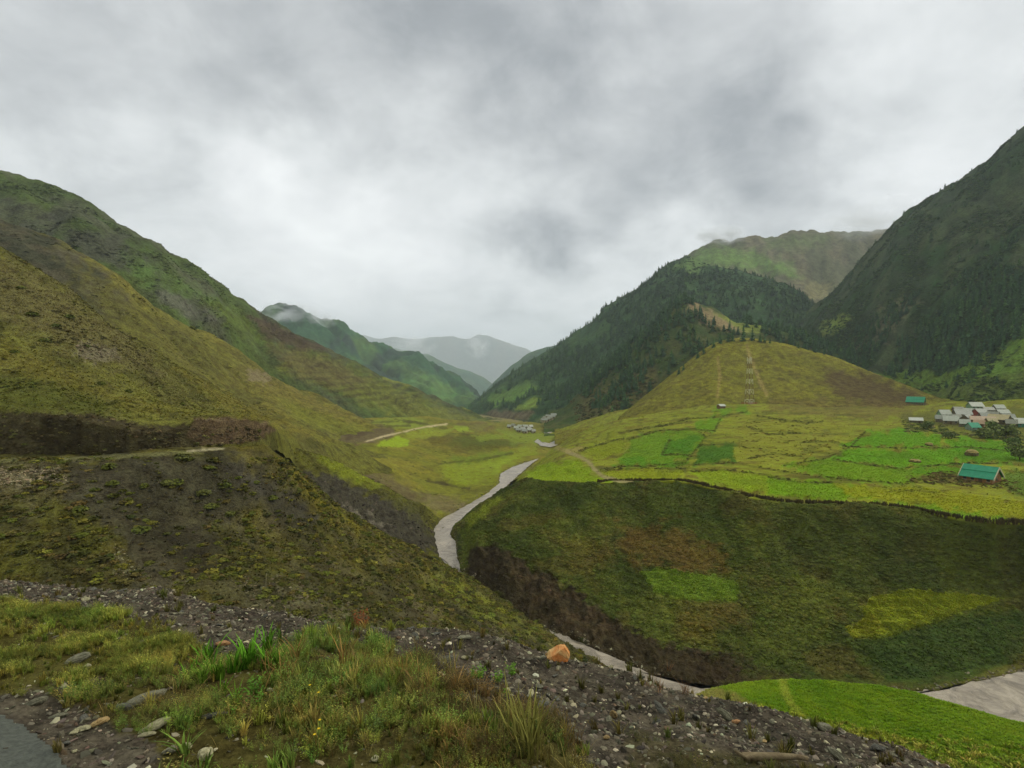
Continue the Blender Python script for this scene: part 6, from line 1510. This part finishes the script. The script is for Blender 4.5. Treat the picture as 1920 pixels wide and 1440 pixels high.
# small yellow flowers
M_YEL = paint_mat("yellow_petals", (214, 186, 30), .6, .1); M_STEM = paint_mat("flower_stem", (84, 100, 44), .8, .1)
def flower(px, py, h, k):
    q = fgz(px, py); e = empty("yellow_flower", tuple(q)); tag(e, "tiny yellow flower in the verge grass", "flower", "tiny yellow flowers in the verge grass")
    bm = bmesh.new(); tube(bm, (0, 0, 0), (.01, 0, h), .0016, 4); bmo("stem", bm, M_STEM, e)
    v, f = [], []
    for j in range(6):
        a = j * 1.047 + k; i = len(v); ca, sa = math.cos(a), math.sin(a)
        v += [(.01, 0, h), (.01 + .004 * ca - .003 * sa, .004 * sa + .003 * ca, h + .003), (.01 + .0075 * ca, .0075 * sa, h + .002), (.01 + .004 * ca + .003 * sa, .004 * sa - .003 * ca, h + .003)]; f.append((i, i + 1, i + 2, i + 3))
    link("petals", mesh_from("petals", v, None, f, False), M_YEL, e)
for k, (px, py) in enumerate([(596, 1402), (594, 1420), (586, 1432), (578, 1330), (594, 1345)]): flower(px, py, .13, k)

# dead branch at the lower edge of the bank
def branch():
    q = fgz(1450, 1434); e = empty("dead_branch", tuple(q + [0, 0, .01])); tag(e, "weathered dead branch lying across the gravel at the lower edge", "branch")
    r = random.Random(4); m = stone_mat("dead_wood", (92, 80, 68), (124, 112, 98), 9)
    def limb(nm, pts, r0, r1):
        bm = bmesh.new(); rings = []
        for k, p_ in enumerate(pts):
            t = k / (len(pts) - 1); rr = r0 + (r1 - r0) * t
            rings.append([bm.verts.new((p_[0], p_[1] + rr * math.cos(a * .785) * r.uniform(.8, 1.2), p_[2] + rr * math.sin(a * .785) * r.uniform(.8, 1.2))) for a in range(8)])
        for k in range(len(rings) - 1):
            for a in range(8): bm.faces.new((rings[k][a], rings[k][(a + 1) % 8], rings[k + 1][(a + 1) % 8], rings[k + 1][a]))
        bm.faces.new(rings[0]); bm.faces.new(rings[-1]); o = bmo(nm, bm, m, e); [setattr(p, 'use_smooth', True) for p in o.data.polygons]
    limb("stem", [(-.16, .02, .02), (-.08, 0, .035), (0, .01, .03), (.07, 0, .035), (.14, .02, .02), (.2, .03, 0)], .024, .012)
    limb("fork", [(-.1, 0, .03), (-.16, -.03, .05), (-.22, -.03, .085)], .018, .008)
branch()

# ---- mist clinging to the heights
def mist(px, py, d, w, h, dep, dens, label, seed, tilt=0.0):
    bm = bmesh.new(); bmesh.ops.create_icosphere(bm, subdivisions=2, radius=1.0); me = bpy.data.meshes.new("mist"); bm.to_mesh(me); bm.free()
    o = link("mist", me); o.location = P(px, py, d); k = d / FPX; o.scale = (w * k / 2, dep, h * k / 2); o.rotation_euler = (0, tilt, 0)
    m = bpy.data.materials.new("mist_%d" % seed); m.use_nodes = True; N = m.node_tree.nodes; L = m.node_tree.links; N.clear()
    v = N.new('ShaderNodeVolumePrincipled'); v.inputs['Color'].default_value = (.97, .985, 1, 1); out = N.new('ShaderNodeOutputMaterial'); L.new(v.outputs[0], out.inputs['Volume'])
    tc = N.new('ShaderNodeTexCoord'); n = N.new('ShaderNodeTexNoise'); n.inputs['Scale'].default_value = 1.6; n.inputs['Detail'].default_value = 4; n.inputs['Distortion'].default_value = .6
    mp = N.new('ShaderNodeMapping'); mp.inputs['Location'].default_value = (seed * 3.1, seed * 1.7, 0); L.new(tc.outputs['Object'], mp.inputs[0]); L.new(mp.outputs[0], n.inputs['Vector'])
    ln = N.new('ShaderNodeVectorMath'); ln.operation = 'LENGTH'; L.new(tc.outputs['Object'], ln.inputs[0])
    fo = N.new('ShaderNodeMapRange'); fo.interpolation_type = 'SMOOTHSTEP'; fo.inputs[1].default_value = 1.0; fo.inputs[2].default_value = .25; fo.inputs[3].default_value = 0; fo.inputs[4].default_value = 1; L.new(ln.outputs['Value'], fo.inputs[0])
    nr = N.new('ShaderNodeMapRange'); nr.inputs[1].default_value = .42; nr.inputs[2].default_value = .68; L.new(n.outputs[0], nr.inputs[0])
    mu = N.new('ShaderNodeMath'); mu.operation = 'MULTIPLY'; L.new(fo.outputs[0], mu.inputs[0]); L.new(nr.outputs[0], mu.inputs[1])
    m2 = N.new('ShaderNodeMath'); m2.operation = 'MULTIPLY'; L.new(mu.outputs[0], m2.inputs[0]); m2.inputs[1].default_value = dens; L.new(m2.outputs[0], v.inputs['Density'])
    me.materials.append(m); tag(o, label, kind="stuff")
mist(545, 588, 2150, 130, 56, 120, .02, "wisps of mist on the craggy blue-green peak", 1)
mist(600, 600, 2180, 70, 40, 90, .02, "small wisp of mist beside the craggy peak", 2)
mist(775, 648, 5400, 110, 50, 260, .007, "mist on the shoulder of the far range", 3)
mist(895, 650, 5400, 60, 60, 260, .007, "mist over the top of the far range", 4)
mist(1350, 444, 1930, 110, 46, 90, .045, "small cap of mist on the forest summit", 5)
mist(1640, 412, 1250, 190, 80, 110, .014, "cloud touching the high meadow ridge", 6)

# ---- the damp air of the valley
def build_haze():
    bm = bmesh.new(); bmesh.ops.create_cube(bm, size=1)
    bmesh.ops.scale(bm, vec=(19000, 18000, 1501), verts=bm.verts)
    bmesh.ops.translate(bm, vec=(0, 7700, 489.5), verts=bm.verts)
    me = bpy.data.meshes.new("haze"); bm.to_mesh(me); bm.free()
    m = bpy.data.materials.new("damp_air"); m.use_nodes = True
    N = m.node_tree.nodes; N.clear()
    v = N.new('ShaderNodeVolumePrincipled'); v.inputs['Color'].default_value = (.84, .92, 1, 1); v.inputs['Density'].default_value = HAZE
    v.inputs['Anisotropy'].default_value = .1
    o = N.new('ShaderNodeOutputMaterial'); m.node_tree.links.new(v.outputs[0], o.inputs['Volume'])
    m.cycles.homogeneous_volume = True
    tag(link("haze", me, m), "thin bluish haze filling the valley", kind="stuff")
HAZE = 0.8e-4
build_haze()
